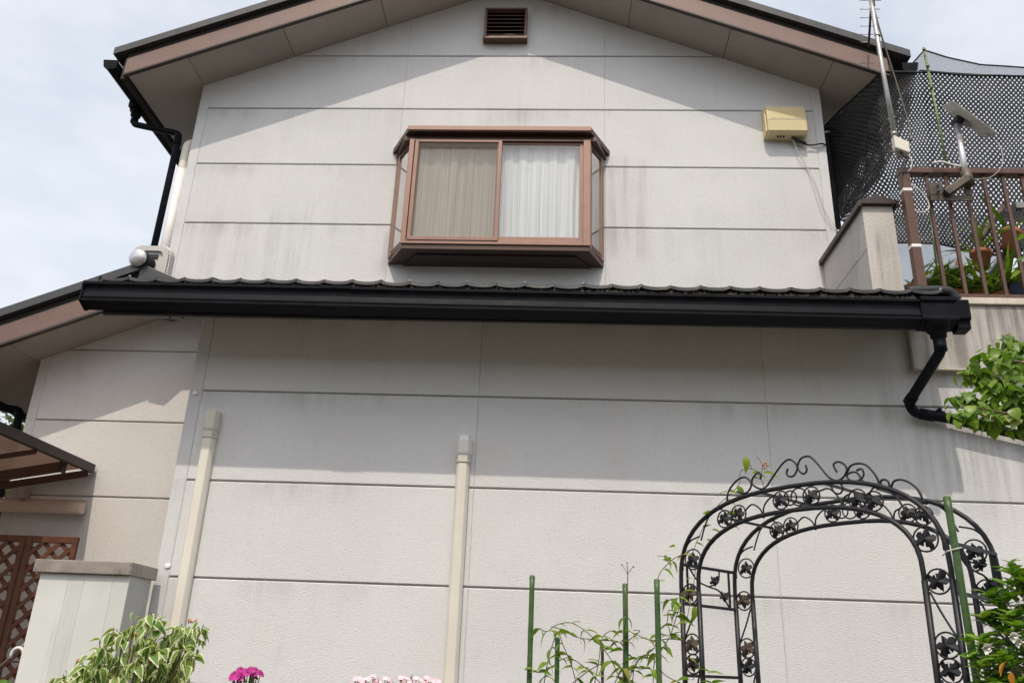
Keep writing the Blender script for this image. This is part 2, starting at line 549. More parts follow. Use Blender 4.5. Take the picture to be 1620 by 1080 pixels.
JH, JV = .0055, .0003           # half widths of horizontal and vertical joints
def panel_grid(xs, zs, y, mat, parent, cuts=(), holes=(), wide_v=()):
    for i in range(len(xs) - 1):
        for j in range(len(zs) - 1):
            x0 = xs[i] + JV; x1 = xs[i + 1] - JV
            z0, z1 = zs[j] + JH, zs[j + 1] - JH
            rects = [(x0, x1, z0, z1)]
            for (a, b, c, d) in holes:
                nr = []
                for (p, q, r_, s_) in rects:
                    if q <= a or p >= b or s_ <= c or r_ >= d:
                        nr.append((p, q, r_, s_)); continue
                    if r_ < c: nr.append((p, q, r_, c))
                    if s_ > d: nr.append((p, q, d, s_))
                    if p < a - .02: nr.append((p, a, max(r_, c), min(s_, d)))
                    if q > b + .02: nr.append((b, q, max(r_, c), min(s_, d)))
                rects = nr
            for (p, q, r_, s_) in rects:
                poly = [(p, r_), (q, r_), (q, s_), (p, s_)]
                for c in cuts:
                    poly = clip(poly, *c)
                    if len(poly) < 3: break
                # drop duplicate points
                pp = []
                for k in poly:
                    if not pp or (abs(k[0] - pp[-1][0]) + abs(k[1] - pp[-1][1])) > .004: pp.append(k)
                if len(pp) > 2 and (abs(pp[0][0] - pp[-1][0]) + abs(pp[0][1] - pp[-1][1])) < .004: pp.pop()
                if len(pp) >= 3:
                    ar = abs(sum(pp[k][0] * pp[(k + 1) % len(pp)][1] - pp[(k + 1) % len(pp)][0] * pp[k][1] for k in range(len(pp)))) / 2
                    if ar > .002 and inset(pp, .0045): panel(pp, y, mat, parent)

RX, RZ, RM = -.52, 7.415, .41                    # ridge x, soffit apex height, pitch
gable = [(RM, 1, RZ + RM * RX + .01), (-RM, 1, RZ - RM * RX + .01)]
gable = [(-RM, 1, RZ - RM * RX), (RM, 1, RZ + RM * RX)]
# soffit height: RZ-RM*|x-RX|
def soffit_z(x): return RZ - RM * abs(x - RX)

def upper_wall():
    XL, XR = -3.30, 2.30
    poly = [(XL, 4.0), (XR, 4.0), (XR, soffit_z(XR)), (RX, RZ), (XL, soffit_z(XL))]
    m = MB()
    # backing wall with an opening behind the bay window
    hx0, hx1, hz0, hz1 = -1.36, .34, 4.54, 5.50
    yb0, yb1 = UY + .012, UY + .12
    def slab(pl): m.prism(pl, XZY, yb0, yb1)
    def gz(x): return soffit_z(x) - .001
    slab([(XL + .004, 4.0), (hx0, 4.0), (hx0, gz(hx0)), (XL + .004, gz(XL))])
    slab([(hx1, 4.0), (XR - .004, 4.0), (XR - .004, gz(XR)), (hx1, gz(hx1))])
    slab([(hx0, 4.0), (hx1, 4.0), (hx1, hz0), (hx0, hz0)])
    slab([(hx0, hz1), (hx1, hz1), (hx1, gz(hx1)), (RX, RZ - .001), (hx0, gz(hx0))])
    # side walls and the room behind the window
    m.box((XL + .012, yb1, 3.2), (XL + .10, 7.5, 6.1)); m.box((XR - .10, yb1, 3.2), (XR - .012, 7.5, 6.1))
    w = m.build('upper_wall', 'joint', house)
    zs = [4.0] + [4.83 + GP * k for k in (-1, 0, 1, 2, 3)] + [7.6]
    zs = [3.95, 4.236, 4.83, 5.428, 6.022, 6.616, 7.6]
    cuts = [(-RM, 1, soffit_z(0) - RM * 0 - 0) if False else (RM, 1, RZ + RM * RX), (-RM, 1, RZ - RM * RX)]
    hole = [(-1.40, .375, 4.52, 5.53)]
    panel_grid([-3.22, -1.42, .398, 2.228], zs, UY, 'stucco_upper', w, cuts, hole)
    # corner strips
    panel_grid([XL - .006, -3.22], [3.95, 7.6], UY - .001, 'stucco_upper', w, cuts)
    panel_grid([2.228, XR + .006], [3.95, 7.6], UY - .001, 'stucco_upper', w, cuts)
    # side cladding
    s = MB(); s.box((XL - .006, UY + .02, 3.2), (XL + .011, 7.5, 6.15)); s.build('side_cladding', 'stucco_upper', w)
    s = MB(); s.box((XR - .011, UY + .02, 3.2), (XR + .006, 7.5, 6.15)); s.build('side_cladding', 'stucco_upper', w)
    room = MB(); room.box((-1.36, 1.9, 4.3), (.34, 1.95, 5.8)); room.build('room_back', 'dark_brown', w)
upper_wall()

def lower_wall():
    XL, XR, TOP = -2.40, 4.6, 3.62
    m = MB(); m.box((XL + .004, .012, 0), (XR, .16, TOP - .004))
    m.box((XL + .012, .16, 0), (XL + .11, UY + .1, TOP - .01))
    w = m.build('lower_wall', 'joint', house)
    zs = [0, .604, 1.199, 1.795, 2.389, 2.983, TOP]
    panel_grid([-2.318, -.490, 1.347, 3.17, XR], zs, 0.0, 'stucco_lower', w)
    panel_grid([XL - .006, -2.318], [0, TOP], -.001, 'stucco_lower', w)
    s = MB(); s.box((XL - .006, .02, 0), (XL + .011, UY + .1, TOP)); s.build('side_cladding', 'stucco_lower', w)
    putty = MB()
    for (x, z) in ((-2.362, 2.965), (-2.336, 1.86)):
        putty.lathe((x, -.004, z), [(.001, .006), (.012, .004), (.018, 0)], 9, (0, -1, .3))
    putty.build('filler_blob', 'tape_white', w)
lower_wall()

WZ = 5.262                                       # wing soffit: z = WZ + .41 x
def wing_wall():
    XL, XR = -4.17, -2.38
    pk = -3.27
    cuts = [(-RM, 1, WZ), (0, 1, 3.95)]
    m = MB()
    m.prism([(XL + .004, 0), (XR, 0), (XR, 3.92), (pk, 3.92), (XL + .004, WZ + RM * XL)], XZY, UY + .012, UY + .13)
    m.box((XL + .012, UY + .13, 0), (XL + .1, 7.5, 3.58))
    w = m.build('wing_wall', 'joint', house)
    zs = [0, .67, 1.264, 1.858, 2.452, 3.046, 3.640, 4.4]
    panel_grid([-4.095, XR], zs, UY, 'stucco_wing', w, cuts)
    panel_grid([XL - .006, -4.095], [0, 4.0], UY - .001, 'stucco_wing', w, cuts)
    s = MB(); s.box((XL - .006, UY + .02, 0), (XL + .011, 7.5, 3.59)); s.build('side_cladding', 'stucco_wing', w)
wing_wall()

# ---- roofs
def rake_roof(name, peak, zp, xl, xr, y0, y1, soffit_joints, bl, br, label=None):
    """gable roof; soffit z = zp - RM*|x-peak| ; verge at y0, runs back to y1"""
    def z(x): return zp - RM * abs(x - peak)
    m = MB()
    for (a, b) in ((xl, peak), (peak, xr)):
        if abs(b - a) < .02: continue
        poly = [(a, z(a) + .225), (b, z(b) + .225), (b, z(b) + .295), (a, z(a) + .295)]
        m.prism(poly, XZY, y0 - .04, y1)
    r = m.build(name, 'roof_metal', house)
    # soffit boards between the joints
    cuts_l = sorted([x for x in soffit_joints if x < peak]); cuts_r = sorted([x for x in soffit_joints if x > peak])
    for (a, b, js) in ((bl, peak, cuts_l), (peak, br, cuts_r)):
        if abs(b - a) < .02: continue
        e = [a] + js + [b]
        for i in range(len(e) - 1):
            p = MB()
            x0, x1 = e[i] + .003, e[i + 1] - .003
            p.prism([(x0, z(x0)), (x1, z(x1)), (x1, z(x1) + .012), (x0, z(x0) + .012)], XZY, y0 + .02, y1)
            p.build('soffit_board', 'soffit', r)
        d = MB(); d.prism([(a, z(a) + .014), (b, z(b) + .014), (b, z(b) + .22), (a, z(a) + .22)], XZY, y0 + .032, y1 - .01); d.build('eave_core', 'fascia_black', r)
    # barge boards with a dark drip bead under and a black strip over, its colour standing for the gap's shadow
    for (a, b) in ((bl - .02, peak), (peak, br + .02)):
        if abs(b - a) < .06: continue
        p = MB(); p.prism([(a, z(a) + .000), (b, z(b) + .000), (b, z(b) + .165), (a, z(a) + .165)], XZY, y0, y0 + .03)
        p.build('barge_board', 'barge_brown', r, .003)
        p = MB(); p.prism([(a, z(a) - .018), (b, z(b) - .018), (b, z(b) - .001), (a, z(a) - .001)], XZY, y0 - .004, y0 + .034); p.build('drip_bead', 'dark_brown', r)
        p = MB(); p.prism([(a, z(a) + .166), (b, z(b) + .166), (b, z(b) + .224), (a, z(a) + .224)], XZY, y0 + .008, y0 + .03); p.build('shadow_strip', 'fascia_black', r)
    return r
main_roof = rake_roof('main_roof', RX, RZ, -3.93, 2.92, .636, 7.6, [-3.30, -2.49, -1.645, .62, 1.475, 2.315], -3.80, 2.72)
rg = MB(); rg.tube([(RX, .60, RZ + .30), (RX, 7.6, RZ + .30)], .07, 10); rg.build('ridge_cap', 'roof_metal', main_roof)
def eave_fascia(x, zt, zb, y0, y1, parent, th=.02):
    p = MB(); p.box((x - th, y0, zb), (x + th, y1, zt)); p.build('fascia', 'fascia_black', parent)
eave_fascia(-3.83, soffit_z(-3.83) + .20, soffit_z(-3.83) - .03, .66, 7.5, main_roof)
eave_fascia(2.75, soffit_z(2.75) + .20, soffit_z(2.75) - .03, .66, 7.5, main_roof)

wing_roof = rake_roof('wing_roof', -3.27, WZ - RM * 3.27, -4.86, -3.26, .636, 7.0, [-4.215], -4.74, -3.26)
eave_fascia(-4.77, WZ - RM * 4.77 + .20, WZ - RM * 4.77 - .03, .66, 6.9, wing_roof)
# round ridge with a silver end disc
rz = WZ - RM * 3.27 + .325
p = MB(); p.tube([(-3.27, .585, rz + .005), (-3.27, 1.03, rz + .005)], .062, 14); p.build('ridge_roll', 'tile', wing_roof)
p = MB(); p.lathe((-3.285, .575, rz - .005), [(.0, .034), (.03, .032), (.055, .024), (.071, .010), (.074, .0), (.07, -.01), (0, -.012)], 26, (-.12, -1, -.1)); p.build('ridge_end_disc', 'silver', wing_roof)
zq = WZ - RM * 3.27
p = MB(); p.prism([(-3.2685, zq - .005), (-3.13, zq - .030), (-3.02, zq + .10), (-2.84, zq + .115), (-3.2685, zq + .290)], XZY, .61, 1.03); p.build('ridge_flank', 'roof_metal', wing_roof, .004)

# shed roof over the bump-out
EY, EZ, SP = -.50, 3.535, .38
def shed_roof():
    XL, XR = -2.86, 2.40
    m = MB()
    m.prism([(EY + .04, EZ - .055), (UY - .002, EZ - .055 + SP * (UY - EY - .04)), (UY - .002, EZ - .02 + SP * (UY - EY - .04)), (EY + .04, EZ - .02)], YZX, XL, XR)
    r = m.build('shed_roof', 'fascia_black', house)
    # sloping soffit under the eave
    p = MB(); p.prism([(-.425, 3.375), (.0 - .002, 3.375 + SP * .425), (-.002, 3.39 + SP * .425), (-.425, 3.39)], YZX, XL + .02, XR - .05); p.build('soffit_board', 'soffit', r)
    p = MB(); p.box((-2.845, -.45, 3.325), (2.235, -.425, 3.50)); p.build('fascia', 'fascia_black', r, .003)
    p = MB(); p.box((-2.62, -.425, 3.337), (-2.36, -.36, 3.349)); p.box((-2.44, -.40, 3.327), (-2.43, -.39, 3.338)); p.build('soffit_trim', 'dark_brown', r)
    # roof tiles: one mesh shared by every tile
    tw, tl, th = .178, .265, .022
    def prof(u):
        u = u % 1.0
        k = abs(u - .5) * 2            # 1 at the seam crest, 0 in the trough
        return .0125 * k ** 2.2 + .001
    t = MB(); N = 12
    top0, top1, bot0 = [], [], []
    for i in range(N + 1):
        u = i / N; x = (u - .5) * tw * .985
        zz = prof(.5 + (u - .5) * .98)
        if u > .90: zz += .0035
        top0.append((x, 0, zz)); top1.append((x, tl, zz + SP * tl - .012)); bot0.append((x, 0, zz - th))
    n = N + 1
    t.add(top0 + top1 + bot0, [(i, i + 1, n + i + 1, n + i) for i in range(N)] + [(2 * n + i, 2 * n + i + 1, i + 1, i) for i in range(N)], True)
    me = t.mesh('roof_tile'); me.materials.append(MATS['tile'])
    nail = MB(); nail.lathe((tw / 2 - .004, .012, .020), [(.0, .007), (.006, .005), (.007, 0)], 8, (0, -1, .4)); nme = nail.mesh('tile_nail'); nme.materials.append(MATS['silver'])
    cnt = int((2.28 - (-2.90)) / tw)
    for k in range(cnt):
        x = -2.86 + tw * (k + .5)
        for row in range(2):
            o = link('roof_tile', me, None, r)
            o.location = (x, EY - .022 + row * .24, EZ + .006 + row * .24 * SP + random.uniform(-.0025, .0025))
            o.rotation_euler = (random.uniform(-.01, .01), random.uniform(-.012, .012), 0)
        if k % 2 == 0:
            o = link('tile_nail', nme, None, r); o.location = (x, EY - .022, EZ + .006)
    f = MB()
    for k in range(int(cnt * 6)):
        x0 = -2.86 + tw * k / 6; x1 = x0 + tw / 6
        za, zb = prof((k / 6) % 1), prof((k / 6 + 1 / 6) % 1)
        y0, y1 = EY + .44, UY - .003
        f.add([(x0, y0, EZ + za + SP * .44), (x1, y0, EZ + zb + SP * .44), (x1, y1, EZ + zb + SP * (y1 - EY)), (x0, y1, EZ + za + SP * (y1 - EY))], [(0, 1, 2, 3)])
    tag(f.build('tile_field', 'tile', r), kind='stuff')
    # verge roll at the right end
    p = MB()
    p.tube(spline([(2.12, -.46, 3.565), (2.27, -.475, 3.565), (2.36, -.48, 3.555), (2.395, -.48, 3.50)], 5), .034, 10); p.build('verge_roll', 'tile', r)
    p = MB(); p.tube([(2.36, -.45, 3.56), (2.36, UY - .01, 3.56 + SP * 1.5)], .034, 10); p.build('verge_roll', 'tile', r)
    # left verge
    p = MB(); p.tube([(-2.87, -.50, EZ + .008), (-2.87, UY - .01, EZ + SP * 1.55 - .01)], .022, 10); p.build('verge_roll', 'tile', r)
    return r
shed = shed_roof()

# ---- gutters
def gz(x): return -.0055 * (x + .26)
def front_gutter():
    XL, XR = -2.945, 2.16
    prof = [(-.545, 3.492), (-.556, 3.488), (-.556, 3.472), (-.546, 3.466), (-.538, 3.452), (-.537, 3.428), (-.545, 3.404), (-.549, 3.388), (-.544, 3.376),
            (-.557, 3.372), (-.557, 3.358), (-.545, 3.354), (-.475, 3.330), (-.455, 3.334), (-.455, 3.45), (-.46, 3.45), (-.46, 3.345), (-.53, 3.366), (-.527, 3.44), (-.540, 3.478)]
    def run(x0, x1, grow=0.0, name='gutter_run', parent=None):
        m = MB()
        pr = []
        cy, cz = -.505, 3.41
        for (y, z) in prof:
            pr.append((cy + (y - cy) * (1 + grow), cz + (z - cz) * (1 + grow)))
        n = len(pr); st = 2 if grow else 12
        for k in range(st + 1):
            x = x0 + (x1 - x0) * k / st
            m.v += [V((x, y, z + gz(x))) for y, z in pr]
        for k in range(st):
            for i in range(n):
                j = (i + 1) % n
                m.f.append([k * n + i, k * n + j, (k + 1) * n + j, (k + 1) * n + i]); m.sm.append(False)
        m.f.append(list(range(n))); m.sm.append(False)
        m.f.append([st * n + i for i in range(n)][::-1]); m.sm.append(False)
        return m.build(name, 'gutter_black', parent or house)
    g = run(XL, XR, 0.0, 'gutter')
    run(-1.46, -1.26, .05, 'gutter_joiner', g); run(-1.375, -1.345, .085, 'joiner_band', g)
    p = MB(); outer = [(-.552, 3.496), (-.562, 3.47), (-.552, 3.43), (-.563, 3.36), (-.475, 3.322), (-.45, 3.33), (-.45, 3.47)]
    p.prism(outer, YZX, XL - .006, XL + .004); p.v = [v + V((0, 0, gz(XL))) for v in p.v]; p.build('end_cap', 'gutter_black', g)
    # collector box at the right end
    dz = gz(2.3)
    p = MB()
    pr = [(-.565, 3.502), (-.572, 3.496), (-.572, 3.474), (-.560, 3.468), (-.560, 3.380), (-.570, 3.372), (-.570, 3.352), (-.54, 3.340), (-.45, 3.322), (-.44, 3.48)]
    p.prism([(y, z + dz) for y, z in pr], YZX, 2.145, 2.345); p.build('collector', 'gutter_black', g, .004)
    p = MB(); p.prism([(y * 1.004, z + dz + .003) for y, z in pr], YZX, 2.335, 2.352); p.build('collector_rim', 'gutter_black', g, .002)
    pr2 = [(-.558, 3.49), (-.558, 3.37), (-.535, 3.355), (-.535, 3.31), (-.45, 3.305), (-.44, 3.47)]
    p = MB(); p.prism([(y, z + dz) for y, z in pr2], YZX, 2.352, 2.428); p.build('collector_end', 'gutter_black', g, .006)
    p = MB(); p.lathe((2.245, -.505, 3.275 + dz), [(.036, -.05), (.036, -.015), (.045, -.01), (.045, .012), (.052, .02), (.078, .055), (.085, .075)], 18); p.build('outlet_funnel', 'gutter_black', g)
    # leaf brush between tiles and gutter
    b = MB(); x = XL + .07; rb = []
    while x < 2.14:
        w_ = random.uniform(.004, .010); h = random.uniform(.030, .050); y = -.515 + random.uniform(-.008, .008)
        lean = random.uniform(-.004, .004)
        b.add([(x, y, 3.478 + gz(x)), (x + w_, y, 3.478 + gz(x)), (x + w_ + lean, y + .01, 3.488 + h + gz(x)), (x + lean, y + .01, 3.488 + h + gz(x))], [(0, 1, 2, 3)])
        x += w_ + random.uniform(-.001, .003)
    o = b.build('leaf_guard_brush', 'bristle', g); tag(o, kind='stuff')
    b = MB(); b.box((XL + .07, -.50, 3.47), (2.14, -.47, 3.515)); b.build('brush_core', 'fascia_black', g)
    # downpipe from the collector to the wall, then along the wall
    d = MB()
    d.tube(rounded([(2.245, -.505, 3.24), (2.245, -.505, 3.165), (2.205, -.075, 2.985), (2.235, -.062, 2.925), (2.44, -.062, 2.893), (3.0, -.062, 2.765), (4.4, -.062, 2.45)], .05), .031, 14)
    dp = d.build('downpipe', 'gutter_black', house)
    for (a, b_) in (((2.245, -.505, 3.225), (2.245, -.505, 3.165)), ((2.212, -.13, 3.008), (2.204, -.078, 2.985)), ((2.27, -.062, 2.919), (2.35, -.062, 2.906))):
        c = MB(); c.tube([a, b_], .036, 14); c.build('pipe_socket', 'gutter_black', dp)
    c = MB(); c.box((2.385, -.075, 2.935), (2.40, -.02, 2.955)); c.tube([(2.37, -.07, 2.94), (2.42, -.07, 2.93)], .006, 6); c.build('pipe_clip', 'gutter_black', dp)
front_gutter()

def side_gutter(name, x, z, y0, y1, sgn, outlet=None):
    """gutter of a side eave, running back from y0"""
    pr = [(-.055, .045), (-.065, .04), (-.06, .02), (-.052, -.02), (-.025, -.045), (.03, -.045), (.052, -.03), (.055, .04)]
    m = MB(); m.prism([(x + u * (1 if sgn < 0 else -1), z + v) for u, v in pr], XZY, y0, y1)
    g = m.build(name, 'gutter_black', house, .003)
    p = MB(); p.prism([(x + u * 1.12 * (1 if sgn < 0 else -1), z + v * 1.1) for u, v in pr], XZY, y0 - .012, y0 + .004); p.build('end_cap', 'gutter_black', g, .002)
    return g
ug = side_gutter('gutter', -3.925, 6.125, .60, 7.4, -1)
p = MB(); p.lathe((-3.945, 1.16, 6.02), [(.03, -.07), (.033, -.03), (.045, -.02), (.045, .01), (.06, .03), (.065, .06)], 16); p.build('outlet_funnel', 'gutter_black', ug)
p = MB()
p.box((-3.99, 1.08, 6.055), (-3.88, 1.24, 6.17)); p.build('outlet_joiner', 'gutter_black', ug, .004)
p = MB(); p.tube(rounded([(-3.945, 1.16, 5.99), (-3.945, 1.16, 5.915), (-3.475, 1.13, 5.79), (-3.485, 1.13, 3.9)], .04), .029, 14)
ud = p.build('downpipe', 'gutter_black', house)
p = MB(); p.tube([(-3.476, 1.13, 5.74), (-3.477, 1.13, 5.67)], .034, 14); p.build('pipe_socket', 'gutter_black', ud)
p = MB(); p.tube([(-3.945, 1.16, 5.97), (-3.945, 1.16, 5.93)], .034, 14); p.build('pipe_socket', 'gutter_black', ud)
rgut = side_gutter('gutter', 2.895, 6.115, .60, 7.4, 1)
p = MB(); p.tube(rounded([(2.88, 1.55, 6.06), (2.88, 1.55, 5.98), (2.372, 1.20, 5.93), (2.372, 1.20, 3.6)], .05), .033, 14); rdp = p.build('downpipe', 'gutter_black', house)
for z in (5.90, 4.90):
    p = MB(); p.tube([(2.372, 1.20, z), (2.372, 1.20, z - .03)], .038, 14); p.build('pipe_band', 'galvanised', rdp)
wg = side_gutter('gutter', -4.84, WZ - RM * 4.84 + .16, .60, 6.5, -1)
p = MB(); p.tube(rounded([(-4.80, 1.32, 3.40), (-4.80, 1.32, 3.24), (-4.42, 1.32, 3.19), (-4.40, 1.30, 3.10), (-4.385, 1.30, 1.2)], .05), .033, 12); p.build('downpipe', 'gutter_black', house)

# ---- bay window
def bay_window():
    b = MB()
    plan = lambda yo, xo: [(-1.255 - xo, .76 - yo), (.257 + xo, .76 - yo), (.385 + xo, UY - .001), (-1.41 - xo, UY - .001)]
    P = [(-1.275, .715), (.262, .715), (.442, UY - .001), (-1.468, UY - .001)]
    b.prism(P, XYZ, 5.541, 5.592); w = b.build('bay_window', 'bronze_dark', house, .003); w['label'] = 'bronze framed bay window with sliding sashes'
    c = MB(); c.box((-1.278, .708, 5.552), (.265, .7145, 5.594)); c.build('cap_trim', 'bronze', w, .002)
    c = MB(); c.prism([(-1.31, .775), (.31, .775), (.41, UY - .002), (-1.43, UY - .002)], XYZ, 5.496, 5.540); c.build('head', 'bronze_dark', w)
    c = MB(); c.prism([(-1.252, .764), (.254, .764), (.384, UY - .002), (-1.412, UY - .002)], XYZ, 4.452, 4.496); c.build('base', 'bronze_dark', w, .003)
    c = MB(); c.prism([(-1.15, .85), (.15, .85), (.28, UY - .003), (-1.28, UY - .003)], XYZ, 4.440, 4.451); c.build('base_panel', 'dark_brown', w)
    # front frame
    y0, y1 = .752, .79
    def bar(x0, x1, z0, z1, ya=y0, yb=y1, mat='bronze', nm='frame_bar'):
        q = MB(); q.box((x0, ya, z0), (x1, yb, z1)); q.build(nm, mat, w, .002)
    bar(-1.262, -1.222, 4.497, 5.495); bar(.204, .262, 4.497, 5.495)
    bar(-1.2215, .2035, 4.497, 4.532, nm='sill_bar'); bar(-1.2215, .2035, 5.475, 5.495, mat='bronze_dark', nm='head_bar')
    # left (screen) sash in front, right glazed sash behind
    ys0, ys1 = .744, .764
    def sash(x0, x1, z0, z1, ya, yb, st, top, bot, nm):
        q = MB(); q.box((x0, ya, z0), (x0 + st, yb, z1)); q.box((x1 - st, ya, z0), (x1, yb, z1))
        q.box((x0 + st, ya + .001, z0), (x1 - st, yb - .001, z0 + bot)); q.box((x0 + st, ya + .001, z1 - top), (x1 - st, yb - .001, z1))
        return q.build(nm, 'bronze', w, .0015)
    sash(-1.212, -.478, 4.527, 5.476, ys0, ys1, .030, .018, .032, 'screen_sash')
    q = MB(); q.add([(-1.183, .752, 4.558), (-.507, .752, 4.558), (-.507, .752, 5.459), (-1.183, .752, 5.459)], [(0, 1, 2, 3)]); q.build('insect_screen', 'insect_screen', w)
    sash(-.52, .205, 4.533, 5.474, .772, .79, .034, .02, .045, 'sash')
    sash(-1.22, -.485, 4.533, 5.474, .793, .81, .034, .02, .045, 'sash')
    def pane(vs):
        q = MB(); q.add(vs, [(0, 1, 2, 3)]); q.build('pane', 'glass', w)
    pane([(-.487, .781, 4.577), (.172, .781, 4.577), (.172, .781, 5.455), (-.487, .781, 5.455)])
    pane([(-1.187, .801, 4.577), (-.518, .801, 4.577), (-.518, .801, 5.455), (-1.187, .801, 5.455)])
    q = MB(); q.tube([(-.500, .766, 4.97), (-.500, .766, 5.03)], .006, 8); q.build('latch', 'dark_brown', w)
    # angled side lights
    for (a, b_, sg) in (((-1.248, .79), (-1.405, UY - .012), -1), ((.250, .79), (.378, UY - .012), 1)):
        A, B = V((*a, 0)), V((*b_, 0)); d = (B - A)
        def along(t, z): return (A.x + d.x * t, A.y + d.y * t, z)
        for t0, t1 in ((0.0, .13), (.82, 1.0)):
            q = MB(); q.bar(along((t0 + t1) / 2, 4.498), along((t0 + t1) / 2, 5.494), .022, d.length * (t1 - t0), up=(d.x, d.y, 0)); q.build('side_stile', 'bronze', w, .002)
        for z0, z1 in ((4.498, 4.545), (5.452, 5.494)):
            q = MB(); q.bar(along(.131, (z0 + z1) / 2), along(.819, (z0 + z1) / 2), .02, z1 - z0); q.build('side_rail', 'bronze_dark', w)
        pane([along(.131, 4.545), along(.819, 4.545), along(.819, 5.452), along(.131, 5.452)])
bay_window()
def curtain(name, x0, x1, y, z0, z1, mat, label, amp, per):
    m = MB(); nx, nz_ = 150, 10
    for j in range(nz_ + 1):
        tz = j / nz_
        for i in range(nx + 1):
            u = i / nx; x = x0 + (x1 - x0) * u
            a = amp * (.45 + .55 * (1 - tz)) 
            ph = 2 * math.pi * (x / per) + 2.2 * mnoise.noise(V((x * 5, 2.0, tz * .5))) + .6 * math.sin(tz * 3 + x * 4)
            a *= .55 + .9 * abs(mnoise.noise(V((x * 4.3, 9.0, tz * .6)))) * 1.6
            yy = y + a * math.sin(ph) + .35 * a * math.sin(ph * 2.7 + 1)
            m.v.append(V((x, yy, z0 + (z1 - z0) * tz)))
    for j in range(nz_):
        for i in range(nx):
            m.f.append([j * (nx + 1) + i, j * (nx + 1) + i + 1, (j + 1) * (nx + 1) + i + 1, (j + 1) * (nx + 1) + i]); m.sm.append(True)
    o = link(name, m.mesh(name), mat)
    return tag(o, label, 'curtain')
curtain('curtain', -1.22, -.50, .842, 4.50, 5.46, 'curtain_beige', 'beige pleated curtain behind the insect screen of the bay window', .018, .145)
curtain('curtain', -.495, .21, .842, 4.50, 5.46, 'curtain_lace', 'white lace curtain behind the glass of the bay window', .018, .130)

# ---- gable vent
def vent():
    VY = UY - .062
    x0, x1, z0, z1 = -.718, -.322, 6.772, 7.118
    m = MB(); m.box((x0, VY - .012, z0), (x0 + .022, VY + .06, z1)); m.box((x1 - .022, VY - .012, z0), (x1, VY + .06, z1))
    m.box((x0 + .022, VY - .012, z1 - .022), (x1 - .022, VY + .06, z1)); m.box((x0 - .008, VY - .022, z0 - .018), (x1 + .008, VY + .06, z0 + .008))
    v = m.build('gable_vent', 'louvre', house, .002)
    q = MB(); q.box((x0 + .02, VY + .055, z0), (x1 - .02, VY + .06, z1)); q.build('vent_back', 'black_plastic', v)
    for k in range(7):
        z = z0 + .035 + k * .044
        s = MB(); s.add([(x0 + .022, VY - .006, z), (x1 - .022, VY - .006, z), (x1 - .022, VY + .04, z + .036), (x0 + .022, VY + .04, z + .036),
                         (x0 + .022, VY - .006, z + .005), (x1 - .022, VY - .006, z + .005), (x1 - .022, VY + .04, z + .041), (x0 + .022, VY + .04, z + .041)],
                        [(0, 1, 2, 3), (7, 6, 5, 4), (0, 4, 5, 1), (2, 6, 7, 3), (1, 5, 6, 2), (3, 7, 4, 0)])
        s.build('louvre_slat', 'louvre', v)
vent()

# ---- balcony
def balcony():
    m = MB(); m.box((2.278, -.055, 3.225), (4.6, UY + 2.2, 3.668)); b = m.build('balcony', 'stucco_balcony', house, .006)
    c = MB(); c.box((2.44, -.075, 3.668), (4.6, .12, 3.715)); c.build('coping', 'cap_cream', b, .005)
    c = MB(); c.box((2.285, -.064, 3.214), (4.6, -.03, 3.2245)); c.build('drip_edge', 'cap_cream', b)
    # stub wall with metal cap
    s = MB(); s.box((2.17, .15, 3.5), (2.385, UY - .002, 4.525)); sw = s.build('parapet', 'stucco_stub', house, .004)
    c = MB(); c.prism([(2.135, 4.505), (2.135, 4.545), (2.268, 4.598), (2.42, 4.548), (2.42, 4.51), (2.40, 4.51), (2.40, 4.5255), (2.155, 4.5255), (2.155, 4.505)], XZY, .115, UY - .003); c.build('cap', 'dark_brown', sw, .002)
    q = MB(); q.add([(2.169, .15, 4.18), (2.169, UY, 4.18), (2.169, UY, 4.188), (2.169, .15, 4.188)], [(0, 1, 2, 3)]); q.build('groove_line', 'joint', sw)
balcony()

# ---- pavement-level details of the wall: duct covers (things of their own)
def duct_cover(x, ztop, zsplit, label, z0=.25, hood='grey_beige'):
    t = thing('duct_cover', (x, 0, z0), label, 'pipe cover', 'pipe covers on the lower wall')
    w, dpt = .041, .062
    pr = [(-w, -.002), (-w, -dpt * .55), (-w * .62, -dpt), (w * .62, -dpt), (w, -dpt * .55), (w, -.002)]
    m = MB(); m.prism([(x + u, v) for u, v in pr], XYZ, z0, zsplit); m.build('duct', 'beige_plastic', t, .006)
    m = MB(); m.prism([(x + u * 1.13, v * 1.1) for u, v in pr], XYZ, zsplit - .004, zsplit + .045); m.build('collar', 'grey_beige', t, .004)
    # hood: tapered cap, closed on top
    k = [(1.0, zsplit + .0455), (1.06, zsplit + .06), (1.06, ztop - .035), (.96, ztop - .008), (.82, ztop)]
    m = MB(); n = len(pr)
    for s_, z in k: m.v += [V((x + u * 1.12 * s_, v * 1.12 * s_ if v < -.003 else -.002, z)) for u, v in pr]
    for i in range(len(k) - 1):
        for j in range(n):
            m.f.append([i * n + j, i * n + (j + 1) % n, (i + 1) * n + (j + 1) % n, (i + 1) * n + j]); m.sm.append(False)
    m.f.append([(len(k) - 1) * n + j for j in range(n)]); m.sm.append(False)
    m.build('hood', hood, t, .004)
    for sx in (-1, 1):
        s = MB(); s.lathe((x + sx * .034, -.055, zsplit + .02), [(0, .004), (.004, .003), (.005, 0)], 8, (sx * .6, -1, 0)); s.build('screw', 'dark_brown', t)
duct_cover(-2.205, 2.835, 2.655, 'cream duct cover on the lower wall beside its left corner')
duct_cover(-.562, 2.712, 2.540, 'cream duct cover in the middle of the lower wall', hood='white_plastic')

